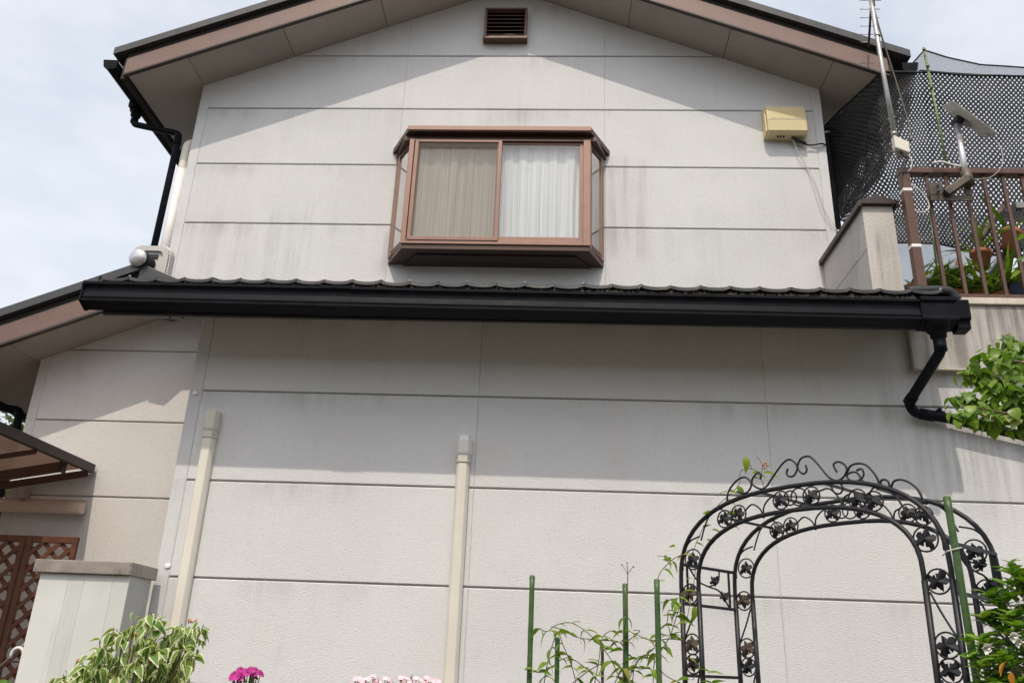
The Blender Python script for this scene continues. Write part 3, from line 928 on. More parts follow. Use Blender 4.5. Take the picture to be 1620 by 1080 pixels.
# upper left: white pipe cover with beige bend
t = thing('wall_pipe', (-3.37, 1.12, 4.1), 'white pipe with cream bend beside the upper left wall corner', 'pipe')
m = MB(); m.tube([(-3.372, 1.125, 4.1), (-3.372, 1.125, 5.40)], .047, 16); m.build('pipe', 'white_plastic', t)
m = MB(); m.tube(spline([(-3.372, 1.125, 5.38), (-3.372, 1.125, 5.55), (-3.368, 1.13, 5.66), (-3.34, 1.17, 5.71)], 5), .041, 14); m.build('bend', 'beige_plastic', t)

# utility box on the upper wall
def utility_box():
    t = thing('wall_box', (1.955, UY, 5.72), 'yellowish plastic service box high on the upper wall with cables', 'box')
    pr = [(UY - .001, 5.705), (UY - .095, 5.705), (UY - .118, 5.735), (UY - .118, 5.84), (UY - .098, 5.995), (UY - .05, 6.01), (UY - .001, 6.01)]
    m = MB(); m.prism(pr, YZX, 1.79, 2.125); m.build('body', 'yellow_box', t, .006)
    m = MB(); m.prism([(UY - .002, 5.712), (UY - .08, 5.712), (UY - .10, 5.74), (UY - .08, 5.99), (UY - .002, 6.0)], YZX, 1.775, 1.789); m.build('hinge_side', 'yellow_box', t, .003)
    for k in range(11):
        x = 1.835 + k * .0245
        s = MB(); s.bar((x, UY - .1165, 5.858), (x, UY - .1045, 5.945), .010, .008, up=(0, 1, 0)); s.build('rib', 'yellow_box', t)
    s = MB(); s.bar((1.80, UY - .1165, 5.848), (2.115, UY - .1165, 5.848), .006, .006); s.build('lid_seam', 'grey_beige', t)
    s = MB()
    for x in (1.88, 1.905, 1.93): s.lathe((x, UY - .07, 5.7045), [(.009, 0), (.009, -.01), (0, -.01)], 10)
    s.build('grommet', 'dark_brown', t)
    s = MB(); s.tube(spline([(2.0, UY - .06, 5.70), (2.05, UY - .05, 5.67), (2.12, UY - .04, 5.66), (2.06, UY - .04, 5.69), (2.0, UY - .07, 5.69)], 5), .010, 7); s.build('cable_coil', 'black_plastic', t)
    s = MB(); s.tube(spline([(2.02, UY - .05, 5.68), (2.15, UY - .03, 5.645), (2.27, UY - .03, 5.66), (2.33, UY + .06, 5.67)], 5), .007, 6); s.build('black_cable', 'black_plastic', t)
    s = MB(); s.tube(spline([(2.0, UY - .06, 5.70), (2.07, UY - .03, 5.52), (2.16, UY - .02, 5.33), (2.19, UY - .02, 5.2), (2.22, UY - .02, 5.05), (2.29, UY - .02, 4.86), (2.36, UY + .03, 4.80)], 6), .0030, 6); s.build('white_cable', 'wire_white', t)
    s = MB(); s.tube(spline([(2.01, UY - .05, 5.70), (2.10, UY - .01, 5.5), (2.15, UY - .012, 5.25), (2.2, UY - .012, 5.0), (2.27, UY - .012, 4.83)], 6), .0018, 5); s.build('thin_cable', 'grey_beige', t)
utility_box()

# ridge end tile standing behind the silver disc
def ridge_end():
    x0, x1, z0, z1, y0, y1 = -3.425, -3.10, 4.02, 4.425, .70, .80
    def arch(i, w_, lo=0.0):
        c = .075 - i * .5
        pl = [(x1 - i, z0 + lo), (x1 - i, z1 - i - c)]
        pl += [(x1 - i - c + c * math.cos(R(a)), z1 - i - c + c * math.sin(R(a))) for a in (30, 60, 90)]
        pl += [(x0 + i + c + c * math.cos(R(a)), z1 - i - c + c * math.sin(R(a))) for a in (90, 120, 150, 180)]
        return pl + [(x0 + i, z0 + lo)]
    m = MB(); m.prism(arch(0, 0), XZY, y0 + .02, y1); o = m.build('ridge_end_tile', 'ac_body', wing_roof, .006)
    m = MB(); P, Q = arch(.012, 0), arch(.055, 0); n = len(P)
    for (pl, y) in ((P, y0 + .019), (P, y0), (Q, y0), (Q, y0 + .019)): m.v += [V((x, y, z)) for x, z in pl]
    for k in range(3):
        for i in range(n - 1): m.f.append([k * n + i, k * n + i + 1, (k + 1) * n + i + 1, (k + 1) * n + i]); m.sm.append(False)
    m.build('raised_rim', 'ac_body', wing_roof)
    m = MB(); m.box((x0 + .11, y0 + .008, z1 - .115), (x1 - .10, y0 + .0195, z1 - .085)); m.build('slot', 'black_plastic', wing_roof)
    m = MB(); m.box((x0 - .03, .84, z1 - .20), (x0 + .06, .88, z1 - .010)); m.build('back_plate', 'white_plastic', wing_roof, .003)
ridge_end()

# ------------------------------------------------------------------ left corner: canopy, lamp, trellis, shed, hook
def canopy():
    X0, ZC0, SL = -3.509, 2.63, .178
    t = thing('door_canopy', (X0, .9, ZC0), 'brown polycarbonate canopy over the side door at the left', 'canopy')
    zc = lambda x: ZC0 + SL * (x - X0)
    m = MB(); m.box((X0 - .045, -.9, ZC0 - .005), (X0, 1.03, ZC0 + .062)); m.build('side_beam', 'canopy_frame', t, .004)
    m = MB(); m.bar((X0 - .046, 1.02, zc(X0 - .046) + .0), (-5.2, 1.02, zc(-5.2)), .03, .05); m.build('wall_beam', 'canopy_bar', t, .003)
    for (y, h, w) in ((.80, .07, .045), (.33, .03, .03), (-.15, .03, .03), (-.62, .03, .03)):
        m = MB(); m.bar((X0 - (.13 if h > .05 else .046), y, zc(X0 - .06) + .0), (-5.2, y, zc(-5.2)), w, h); m.build('purlin', 'canopy_bar', t, .003)
    m = MB(); m.box((X0 - .13, .77, zc(X0 - .13) - .03), (X0 - .105, .83, zc(X0 - .1) + .05)); m.build('bracket', 'canopy_frame', t)
    m = MB(); n = 150; y0, y1 = -.88, 1.03
    for i in range(n + 1):
        y = y0 + (y1 - y0) * i / n; dz = .006 * math.sin(i * math.pi / 2 + .4) + .05
        m.v += [V((X0 - .046, y, zc(X0 - .046) + dz)), V((-5.2, y, zc(-5.2) + dz))]
    for i in range(n): m.f.append([2 * i, 2 * i + 1, 2 * i + 3, 2 * i + 2]); m.sm.append(True)
    m.build('roof_sheet', 'polycarbonate', t)
canopy()
def wall_lamp():
    t = thing('wall_lamp', (-3.9, UY, 2.35), 'long brownish wall lamp on the wing wall under the canopy', 'lamp')
    x0, x1, z0, z1 = -4.62, -3.505, 2.30, 2.405
    m = MB(); m.box((x0 + .02, UY - .035, z0 + .015), (x1 - .02, UY - .001, z1 + .012)); m.build('base', 'lamp_base', t, .004)
    pr = [(UY - .036, z0 + .01), (UY - .10, z0), (UY - .115, z0 + .02), (UY - .10, z1 - .03), (UY - .036, z1)]
    m = MB(); m.prism(pr, YZX, x0, x1); m.build('cover', 'lamp_cover', t, .018)
    m = MB(); m.box((-4.02, UY - .10, z1 + .004), (-3.98, UY - .002, z1 + .09)); m.build('bracket', 'lamp_base', t, .003)
wall_lamp()
def trellis():
    t = thing('trellis', (-3.6, .5, 0), 'reddish brown wooden lattice trellis behind the pale cabinet', 'trellis')
    y = .5; zt = 2.075; zb = .3
    edges = [(-4.30, -3.945), (-3.935, -3.578), (-3.566, -3.212)]
    for (x0, x1) in edges:
        m = MB(); st = .036
        m.box((x0, y - .015, zb), (x0 + st, y + .015, zt)); m.box((x1 - st, y - .015, zb), (x1, y + .015, zt))
        m.box((x0 + st, y - .013, zt - .045), (x1 - st, y + .013, zt)); m.box((x0 + st, y - .013, zb), (x1 - st, y + .013, zb + .045))
        m.build('panel_frame', 'lattice_wood', t, .003)
        a, b, c, d = x0 + st, x1 - st, zb + .045, zt - .045
        for sg, yy in ((1, y - .006), (-1, y + .006)):
            k = c - (b - a)
            while k < d + (b - a):
                # line z = k + sg*(x-a) (or from the right)
                pts = []
                if sg > 0: f0, f1 = (a, k), (b, k + (b - a))
                else: f0, f1 = (b, k), (a, k + (b - a))
                u0, u1 = max(0, (c - f0[1]) / (f1[1] - f0[1])), min(1, (d - f0[1]) / (f1[1] - f0[1]))
                if u1 - u0 > .1:
                    p0 = V((f0[0] + (f1[0] - f0[0]) * u0, yy, f0[1] + (f1[1] - f0[1]) * u0)); p1 = V((f0[0] + (f1[0] - f0[0]) * u1, yy, f0[1] + (f1[1] - f0[1]) * u1))
                    s = MB(); s.bar(p0, p1, .010, .028, up=(0, 0, 1)); s.build('slat', 'lattice_wood', t)
                k += .118
trellis()
def cabinet():
    t = thing('storage_cabinet', (-2.64, -.2, 0), 'pale green grey metal storage cabinet with a weathered grey lid', 'cabinet')
    x0, x1, y0, y1, zt = -2.905, -2.382, -.35, -.075, 1.762
    m = MB(); m.box((x0 + .003, y0 + .006, .02), (x1 - .003, y1, zt)); m.build('carcass', 'shed_side', t)
    # front made of folded metal strips
    e = [x0, x0 + .17, x0 + .262, x0 + .43, x1]
    for i in range(4):
        s = MB(); s.box((e[i] + .0003, y0 - .004, .03), (e[i + 1] - .0003, y0 + .004, zt - .001)); s.build('front_strip', 'shed_panel', t, .0012)
    m = MB(); m.prism([(x0 - .035, y0 - .03), (x1 + .012, y0 - .03), (x1 + .018, y1 + .02), (x0 - .035, y1 + .02)], XYZ, zt + .001, zt + .072); m.build('lid', 'shed_lid', t, .004)
    for (x, z) in ((x0 - .02, zt + .015), (x1 - .05, zt + .012), (x1 + .005, zt + .018), (x1 + .003, zt + .055)):
        s = MB(); s.lathe((x, y0 - .0305, z), [(.004, 0), (0, .002)], 8, (0, -1, 0)); s.build('rivet', 'black_plastic', t)
cabinet()
def hook():
    t = thing('cane_handle', (-2.98, -.2, .3), 'white curved cane handle in front of the trellis at the lower left', 'cane')
    b = at(29, 1060, -.25); r_ = .034
    pts = [V((b.x + .006, -.25, .3)), V((b.x + .006, -.25, b.z))]
    c = V((b.x + .006 - r_, -.25, b.z + .085))
    for k in range(9):
        a = math.pi * k / 8
        pts.append(c + V((r_ * math.cos(a), 0, r_ * math.sin(a))))
    pts.append(pts[-1] + V((-.002, 0, -.022)))
    m = MB(); m.tube(pts, .009, 10); m.build('handle', 'tape_white', t)
    m = MB(); a = at(0, 1053, -.24); m.tube([a, at(52, 1005, -.24)], .0025, 6); m.build('wire', 'wire_white', t)
hook()

# ------------------------------------------------------------------ balcony things
def railing():
    t = thing('balcony_railing', (2.43, .02, 3.70), 'brown metal balcony railing with vertical bars', 'railing')
    y = .02; zt, zb = 4.70, 3.755
    m = MB(); m.box((2.405, y - .03, 3.70), (2.465, y + .03, zt)); m.build('post', 'rail_brown', t, .003)
    for z in (4.555, 4.115):
        m = MB(); m.box((2.4035, y - .0315, z), (2.4665, y + .0315, z + .022)); m.build('tape_band', 'tape_white', t)
    m = MB(); m.box((2.40, y - .034, zt + .001), (4.5, y + .034, zt + .045)); m.build('top_rail', 'rail_brown', t, .004)
    m = MB(); m.box((2.466, y - .018, zb - .02), (4.5, y + .018, zb + .02)); m.build('bottom_rail', 'rail_brown', t, .003)
    x = 2.590; k = 0
    while x < 4.4:
        m = MB(); m.box((x - .011, y - .011, zb + .02), (x + .011, y + .011, zt)); m.build('baluster', 'rail_brown', t, .001)
        x += .1305; k += 1
    m = MB(); m.box((2.33, .30, 4.40), (2.42, .33, 4.435)); m.build('bracket', 'rail_brown', t)
    m = MB(); m.tube(spline([(2.47, y - .02, 4.62), (2.55, y - .02, 4.52), (2.56, y - .03, 4.42), (2.50, y - .035, 4.38), (2.46, y - .03, 4.40)], 6), .004, 6); m.build('loose_wire', 'wire_white', t)
railing()
def antenna():
    t = thing('tv_antenna', (2.38, -.03, 4.5), 'tall steel mast with a television antenna tied to the railing post', 'antenna')
    m = MB(); m.tube([(2.392, -.045, 4.80), (2.372, -.045, 5.6), (2.362, -.045, 6.62)], .0165, 10); m.build('mast', 'galvanised', t)
    for z in (5.87, 4.99):
        m = MB(); m.tube([(2.385 - (z - 4.9) * .012, -.045, z), (2.385 - (z - 4.9) * .012, -.045, z + .02)], .021, 10); m.build('mast_band', 'galvanised', t)
    a, b = V((2.41, .03, 6.33)), V((2.585, .60, 6.33))
    m = MB(); m.bar(a - (b - a) * .3, b, .016, .016); m.build('boom', 'steel_dark', t)
    for k in range(6):
        p = a.lerp(b, .08 + .165 * k); L = .165 - .008 * k
        m = MB(); m.tube([p + V((-L * .55, 0, .004)), p + V((L * .45, 0, .004))], .0035, 6); m.build('element', 'galvanised', t)
    m = MB(); m.bar((2.372, -.045, 6.16), (2.39, -.03, 6.36), .03, .022); m.build('clamp', 'steel_dark', t)
    m = MB(); m.tube(spline([(2.39, -.02, 6.16), (2.42, 0, 5.95), (2.47, .02, 5.65), (2.505, .02, 5.35), (2.52, .0, 5.1), (2.50, -.03, 4.95)], 6), .0065, 7); m.build('cable', 'steel_dark', t)
    m = MB(); m.prism([(2.362, 4.86), (2.455, 4.815), (2.462, 4.905), (2.362, 4.965)], XZY, -.085, -.03); m.build('booster_box', 'beige_plastic', t, .006)
    m = MB(); m.tube(spline([(2.40, -.06, 4.86), (2.42, -.06, 4.80), (2.45, -.06, 4.79), (2.41, -.05, 4.74), (2.40, -.05, 4.66)], 5), .007, 6); m.build('lead', 'black_plastic', t)
    m = MB(); m.tube(spline([(2.44, -.06, 4.83), (2.47, -.06, 4.77), (2.46, -.05, 4.71), (2.44, -.04, 4.69)], 5), .004, 6); m.build('lead', 'wire_white', t)
antenna()
def dish():
    t = thing('flat_dish', (2.75, 0, 4.5), 'flat white satellite internet panel on a short mast clamped to the railing', 'satellite dish')
    A, B = V((2.820, -.07, 5.268)), V((3.135, -.00, 5.035))
    e1 = (B - A).normalized()
    vd = (V((2.97, -.05, 5.15)) - CAM).normalized()
    n = e1.cross(vd).normalized()
    if n.z < 0: n = -n
    # tip the plate a little so its underside shows
    n = (n + vd * .26).normalized()
    e2 = n.cross(e1).normalized()
    if e2.y < 0: e2 = -e2
    L = (B - A).length; Dp = .30
    def P(u, v, w): return A + e1 * (u * L) + e2 * (v * Dp) + n * w
    def loop(iu, iv, w, r_=.1):
        pts = []
        for (cu, cv, a0) in ((1 - iu, 1 - iv, 0), (iu, 1 - iv, 90), (iu, iv, 180), (1 - iu, iv, 270)):
            for k in range(4):
                a = R(a0 + k * 30)
                pts.append(P(cu - r_ * (1 if cu > .5 else -1) + r_ * math.cos(a), cv - r_ * 1.1 * (1 if cv > .5 else -1) + r_ * 1.1 * math.sin(a), w))
        return pts
    m = MB(); rings = [loop(0, 0, .005, .03), loop(-.0, -.0, .0, .03), loop(.05, .07, -.006, .03), loop(.18, .2, -.020, .03)]
    for r_ in rings: m.v += r_
    for i in range(3):
        for k in range(16): m.f.append([i * 16 + k, i * 16 + (k + 1) % 16, (i + 1) * 16 + (k + 1) % 16, (i + 1) * 16 + k]); m.sm.append(False)
    m.f.append(list(range(16))); m.sm.append(False); m.f.append([48 + k for k in range(16)]); m.sm.append(False)
    m.build('panel', 'wire_white', t, .002)
    c = P(.36, .5, -.05)
    m = MB(); m.lathe(c, [(.0, .03), (.04, .03), (.045, 0), (.035, -.03), (0, -.03)], 12, e1); m.build('pivot', 'black_plastic', t)
    m = MB(); m.bar(c + V((.03, -.01, -.01)), c + V((.10, -.01, -.03)), .05, .045); m.build('pivot_arm', 'galvanised', t, .004)
    base = V((2.815, -.07, 4.66))
    m = MB(); m.tube([c + V((-.01, 0, -.03)), base], .022, 14); m.build('mast', 'silver', t)
    m = MB(); m.tube([base + V((0, 0, .02)), base + V((.01, -.01, -.10))], .034, 12); m.build('mast_socket', 'steel_dark', t)
    m = MB(); m.bar(base + V((.0, -.01, -.05)), V((2.66, -.06, 4.50)), .06, .05); m.build('bracket_arm', 'steel_dark', t, .004)
    m = MB(); m.box((2.565, -.048, 4.455), (2.85, -.036, 4.50)); m.box((2.565, -.05, 4.50), (2.66, -.036, 4.60)); m.box((2.80, -.05, 4.50), (2.85, -.036, 4.56)); m.build('bracket_plate', 'steel_dark', t, .003)
    m = MB()
    for z in (4.53, 4.575): m.tube([(2.60, -.10, z - .02), (2.625, -.052, z)], .006, 7)
    m.build('bolt', 'galvanised', t)
    m = MB(); m.tube(spline([c + V((.07, -.02, -.03)), c + V((.16, -.02, -.10)), c + V((.25, -.03, -.25)), V((3.09, -.04, 4.75)), V((2.99, -.06, 4.64)), V((2.88, -.06, 4.62)), V((2.83, -.05, 4.62))], 6), .0035, 7); m.build('cable', 'shelf_grey', t)
    m = MB(); m.tube(spline([(2.62, -.045, 4.76), (2.68, -.05, 4.765), (2.74, -.05, 4.745), (2.80, -.06, 4.72)], 5), .008, 6); m.build('lead', 'wire_white', t)
dish()
def patch(grid, u, v):
    """bilinear lookup in a grid of control points rows(v) x cols(u)"""
    nr, nc = len(grid) - 1, len(grid[0]) - 1
    a, b = min(u * nc, nc - 1e-6), min(v * nr, nr - 1e-6)
    i, j = int(a), int(b); fu, fv = a - i, b - j
    p = grid[j][i].lerp(grid[j][i + 1], fu); q = grid[j + 1][i].lerp(grid[j + 1][i + 1], fu)
    return p.lerp(q, fv)
def knit(name, grid, nu, nv, fill, mat, label, sag=.0, extra=()):
    m = MB()
    def P(u, v):
        p = patch(grid, u, v)
        w_ = mnoise.noise(p * 2.6) * sag + mnoise.noise(p * 9) * sag * .2
        j_ = mnoise.noise(p * 5 + V((7, 1, 3))) * sag * .55
        return p + V((w_ * .3 + j_, w_, w_ * .4 - j_ * .6))
    for j in range(nv):
        for i in range(nu):
            if (i + j) % 2: continue
            k = fill
            vs = [P(max(0, min(1, (i + .5 + a) / nu)), max(0, min(1, (j + .5 + b) / nv))) for a, b in ((-k, 0), (0, -k), (k, 0), (0, k))] if False else \
                 [P(max(0, min(1, (i + .5 + a * k) / nu)), max(0, min(1, (j + .5 + b * k) / nv))) for a, b in ((-.5, -.5), (.5, -.5), (.5, .5), (-.5, .5))]
            m.add(vs, [(0, 1, 2, 3)])
    for g_ in extra:
        b0 = len(m.v)
        for j in range(60):
            for i in range(60):
                if (i + j) % 2: continue
                m.add([patch(g_, max(0, min(1, (i + .5 + a * 1.34) / 60)), max(0, min(1, (j + .5 + b * 1.34) / 60))) for a, b in ((-.5, -.5), (.5, -.5), (.5, .5), (-.5, .5))], [(0, 1, 2, 3)])
    for v in (0, 1):
        m.tube([P(i / 30, v) + V((0, -.004, 0)) for i in range(31)], .009 if fill > 1 else .007, 5)
    o = link(name, m.mesh(name), mat)
    return tag(o, label, 'net')
def nets():
    G = lambda l: [at(*q) for q in l]
    g = [G([(1300, 205, 1.26), (1392, 114, .66), (1455, 116, .58), (1540, 120, .55), (1625, 122, .55), (1800, 124, .55)]),
         G([(1308, 262, 1.26), (1392, 205, .80), (1460, 200, .66), (1545, 205, .60), (1632, 205, .58), (1810, 205, .55)]),
         G([(1320, 310, 1.26), (1405, 300, .85), (1470, 295, .70), (1555, 295, .64), (1642, 300, .60), (1820, 300, .58)]),
         G([(1330, 348, 1.26), (1412, 385, .88), (1480, 385, .72), (1560, 402, .66), (1652, 412, .62), (1830, 412, .6)])]
    fold = [G([(1302, 206, 1.36), (1395, 116, .95)]), G([(1312, 262, 1.36), (1425, 175, .95)]), G([(1322, 310, 1.36), (1390, 280, 1.05)]), G([(1331, 346, 1.36), (1352, 330, 1.2)])]
    fold2 = [G([(1302, 206, 1.6), (1450, 112, 1.25)]), G([(1312, 262, 1.6), (1440, 175, 1.25)]), G([(1322, 310, 1.6), (1400, 270, 1.3)]), G([(1331, 346, 1.6), (1362, 320, 1.4)])]
    knit('shade_net', g, 118, 64, 1.38, 'net_thread', 'black coarse shade net hanging behind the balcony railing', .035, (fold, fold2))
    g2 = [G([(1420, 128, .80), (1462, 80, .62), (1500, 92, .62), (1550, 103, .62), (1630, 108, .62), (1800, 112, .6)]),
          G([(1424, 132, .80), (1455, 112, .64), (1500, 116, .64), (1550, 119, .64), (1630, 121, .64), (1800, 124, .62)])]
    knit('shade_net', g2, 190, 24, .98, 'net_fine', 'fine grey net strip strung above the black shade net', .008)
nets()
t = thing('garden_pole', (2.905, .45, 3.7), 'thin bamboo pole holding up the shade net by the dish', 'pole')
m = MB(); m.tube([at(1502, 285, .42), at(1482, 180, .45), at(1461, 76, .5)], .010, 8); m.build('pole', 'bamboo_green', t)
m = MB()
for q in ((1462, 80), (1468, 106), (1474, 140), (1484, 190), (1494, 245)): c = at(*q, .46); m.tube([c, c + V((0, 0, .012))], .0135, 8)
m.build('node', 'bamboo_green', t)

# ------------------------------------------------------------------ leaf tools
def leaf_mesh(name, L, Wd, mat, fold=.25, droop=.35, n=6, tip=1.4, wavy=0.0, varieg=False, fat=.42):
    m = MB(); edge = []
    cols = (-1, -.55, 0, .55, 1) if varieg else (-1, 0, 1)
    for i in range(n + 1):
        t = i / n
        w = (math.sin(math.pi * min(1, t ** (.62 if fat < .5 else .8))) ** (.85)) * Wd * .5 if 0 < t < 1 else .0006
        if t > .5: w *= 1 - (max(0, t - .5) * 2) ** tip * .25
        y = L * t * (1 - .12 * droop * t); zc = -droop * L * t * t
        for c in cols:
            x = c * w; z = zc + abs(c) * w * fold + (wavy * L * math.sin(t * 9 + c) if abs(c) == 1 else 0)
            m.v.append(V((x, y, z))); edge.append(1.0 if abs(c) == 1 or i >= n else (0.15 if c else 0.0))
    k = len(cols)
    for i in range(n):
        for j in range(k - 1):
            m.f.append([i * k + j, i * k + j + 1, (i + 1) * k + j + 1, (i + 1) * k + j]); m.sm.append(True)
    m.attr['edge'] = edge
    me = m.mesh(name); me.materials.append(MATS[mat])
    return me
def basis(d, up=V((0, 0, 1)), roll=0.0):
    d = V(d).normalized()
    x = d.cross(up)
    if x.length < 1e-3: x = V((1, 0, 0))
    x.normalize(); z = x.cross(d)
    M = Matrix(((x.x, d.x, z.x), (x.y, d.y, z.y), (x.z, d.z, z.z)))
    return (M @ Matrix.Rotation(roll, 3, 'Y')).to_4x4()
def put_leaf(me, p, d, s, parent, roll=0.0, name='leaf'):
    o = bpy.data.objects.new(name, me); COL.objects.link(o)
    setparent(o, parent)
    M = Matrix.Translation(p) @ basis(d, roll=roll) @ Matrix.Diagonal((s, s, s, 1))
    o.matrix_basis = M
    return o
def leaf_mass(name, me_list, items, parent, mat):
    """joined leaves (too many or too small to pick apart)"""
    m = MB(); rnd = []; edge = []
    for (p, d, s, roll) in items:
        me = random.choice(me_list)
        M = Matrix.Translation(p) @ basis(d, roll=roll) @ Matrix.Diagonal((s, s, s, 1))
        r_ = random.random()
        b = len(m.v)
        m.v += [M @ v.co for v in me.vertices]
        rnd += [r_] * len(me.vertices)
        edge += [a.value for a in me.attributes['edge'].data]
        for f in me.polygons: m.f.append([b + i for i in f.vertices]); m.sm.append(True)
    m.attr['rnd'] = rnd; m.attr['edge'] = edge
    o = link(name, m.mesh(name), mat, parent)
    return tag(o, kind='stuff')
rv = lambda a: V((random.uniform(-a, a), random.uniform(-a, a), random.uniform(-a, a)))

# ------------------------------------------------------------------ balcony plants
def strap_plants():
    ml = [leaf_mesh('leaf', .46, .040, 'leaf_strap', fold=.35, droop=dr, n=8, tip=2) for dr in (.35, .6, .9)]
    spots = [(1447, 452, .30, .06, 16, .60, 'dense strap leaved orchid behind the railing post'),
             (1478, 455, .42, .14, 16, .75, 'strap leaved orchid between the railing post and the hanging film'),
             (1510, 462, .34, .12, 14, .66, 'low strap leaved orchid at the foot of the railing bars'),
             (1545, 462, .40, .15, 17, .80, 'broad strap leaved orchid below the terracotta pot'),
             (1583, 464, .34, .15, 16, .85, 'strap leaved orchid under the dark slanting beam'),
             (1615, 470, .42, .18, 16, .85, 'tall strap leaved orchid at the right end of the railing')]
    for (px, py, Y, r_, n, s, lab) in spots:
        b = at(px, py, Y)
        t = thing('orchid', (b.x, b.y, b.z - .1), lab, 'plant', 'orchids on the balcony')
        m = MB(); m.lathe((b.x, b.y, b.z - .13), [(0, 0), (.06, 0), (.08, .11), (.085, .12), (.07, .12), (.06, .10), (0, .10)], 14); m.build('pot', 'terracotta', t)
        for k in range(int(n * 3.6)):
            a = random.uniform(0, 2 * math.pi); el = random.uniform(.35, 1.25)
            d = V((math.cos(a) * math.cos(el), math.sin(a) * math.cos(el), math.sin(el)))
            put_leaf(random.choice(ml), V((b.x, b.y, b.z - .02)) + V((math.cos(a), math.sin(a), 0)) * .03 + V((random.uniform(-r_, r_) * .6, 0, 0)), (d if b.x > 2.75 or d.x > -.1 else V((-d.x, d.y, d.z))), s * random.uniform(.55, 1.05), t, random.uniform(-.6, .6))
    # hanging terracotta pots with long leaves
    for (px, py, Y, s, lab) in ((1551, 412, .45, 0.8, 'terracotta pot with orchid leaves behind the railing bars'), (1592, 378, .55, .79, 'tilted terracotta pot hung on the dark slanting beam')):
        b = at(px, py, Y)
        t = thing('flower_pot', (b.x, b.y, b.z), lab, 'plant pot')
        m = MB(); m.lathe(b + V((0, 0, -.07)), [(0, 0), (.06 * s, 0), (.082 * s, .105), (.094 * s, .107), (.096 * s, .14), (.084 * s, .14), (.075 * s, .12), (0, .12)], 20, (.1 if s > .795 else .45, 0, 1)); m.build('pot', 'terracotta', t)
        for k in range(9):
            a = random.uniform(0, 6.28); el = random.uniform(.5, 1.3)
            d = V((math.cos(a) * math.cos(el), math.sin(a) * math.cos(el), math.sin(el)))
            put_leaf(random.choice(ml), b + V((random.uniform(-.03, .03), 0, .05)), d, random.uniform(.5, .85), t, random.uniform(-.5, .5))
    # shelf, film, beam, saucer, tub
    c = [at(1560, 450, .62), at(1640, 345, .62)]
    t = thing('plant_beam', c[0], 'dark slanting beam carrying pots at the right of the balcony', 'beam')
    m = MB(); m.bar(c[0], c[1], .05, .085); m.build('beam', 'black_plastic', t, .004)
    m = MB(); m.tube(spline([at(1552, 378, .6), at(1562, 362, .6), at(1570, 348, .6), at(1582, 335, .6), at(1586, 326, .6)], 5), .018, 8); m.build('driftwood', 'trunk', t)
    m = MB(); a, b = at(1568, 343, .7), at(1680, 346, .7); m.box((a.x, .66, a.z - .02), (b.x, .74, a.z + .035)); a2 = at(1600, 335, .7); m.box((a2.x, .62, a.z + .036), (b.x, .72, a.z + .09)); m.build('shelf', 'shelf_grey', t, .004)
    m = MB(); nx, nz_ = 40, 24
    A, B = at(1412, 338, 1.15), at(1572, 338, 1.15); zb = at(1480, 470, 1.15).z - .25
    for j in range(nz_ + 1):
        for i in range(nx + 1):
            u, v = i / nx, j / nz_
            p = V((A.x + (B.x - A.x) * u, 1.15, zb + (A.z - zb) * v))
            p.y += .05 * mnoise.noise(p * V((6, 1, 1.6)) if False else V((p.x * 6, 0, p.z * 1.6))) + .02 * mnoise.noise(V((p.x * 17, 3, p.z * 5)))
            m.v.append(p)
    for j in range(nz_):
        for i in range(nx): m.f.append([j * (nx + 1) + i, j * (nx + 1) + i + 1, (j + 1) * (nx + 1) + i + 1, (j + 1) * (nx + 1) + i]); m.sm.append(True)
    tag(link('plastic_film', m.mesh('plastic_film'), 'plastic_film'), 'wrinkled translucent plastic film hung at the back of the balcony', 'film')
    b = at(1520, 428, .36); t = thing('saucer', b, 'white saucer with small brown buds behind the railing bars', 'saucer')
    m = MB(); m.lathe(b, [(0, -.03), (.05, -.03), (.075, .0), (.08, .01), (.07, .01), (0, -.01)], 16); m.build('dish', 'white_plastic', t)
    m = MB()
    for dx, h in ((-.02, .09), (.03, .05)): m.tube([b + V((dx, 0, -.01)), b + V((dx, 0, h * .6)), b + V((dx + .005, 0, h))], [.013, .012, .003], 7)
    m.build('bud', 'bloom_orange', t)
    b = at(1622, 462, .3); t = thing('tub', b, 'dark blue tub at the right end of the balcony', 'tub')
    m = MB(); m.lathe(b + V((0, 0, -.13)), [(0, 0), (.12, 0), (.14, .15), (.15, .155), (.14, .16), (.13, .15), (0, .14)], 20); m.build('body', 'blue_tub', t)
    t = thing('plant_stake', at(1485, 450, .5), 'dark green plant stake among the balcony orchids', 'stake')
    m = MB(); m.tube([at(1487, 460, .5), at(1469, 318, .5)], .008, 7); m.build('stake', 'stake_green', t)
strap_plants()

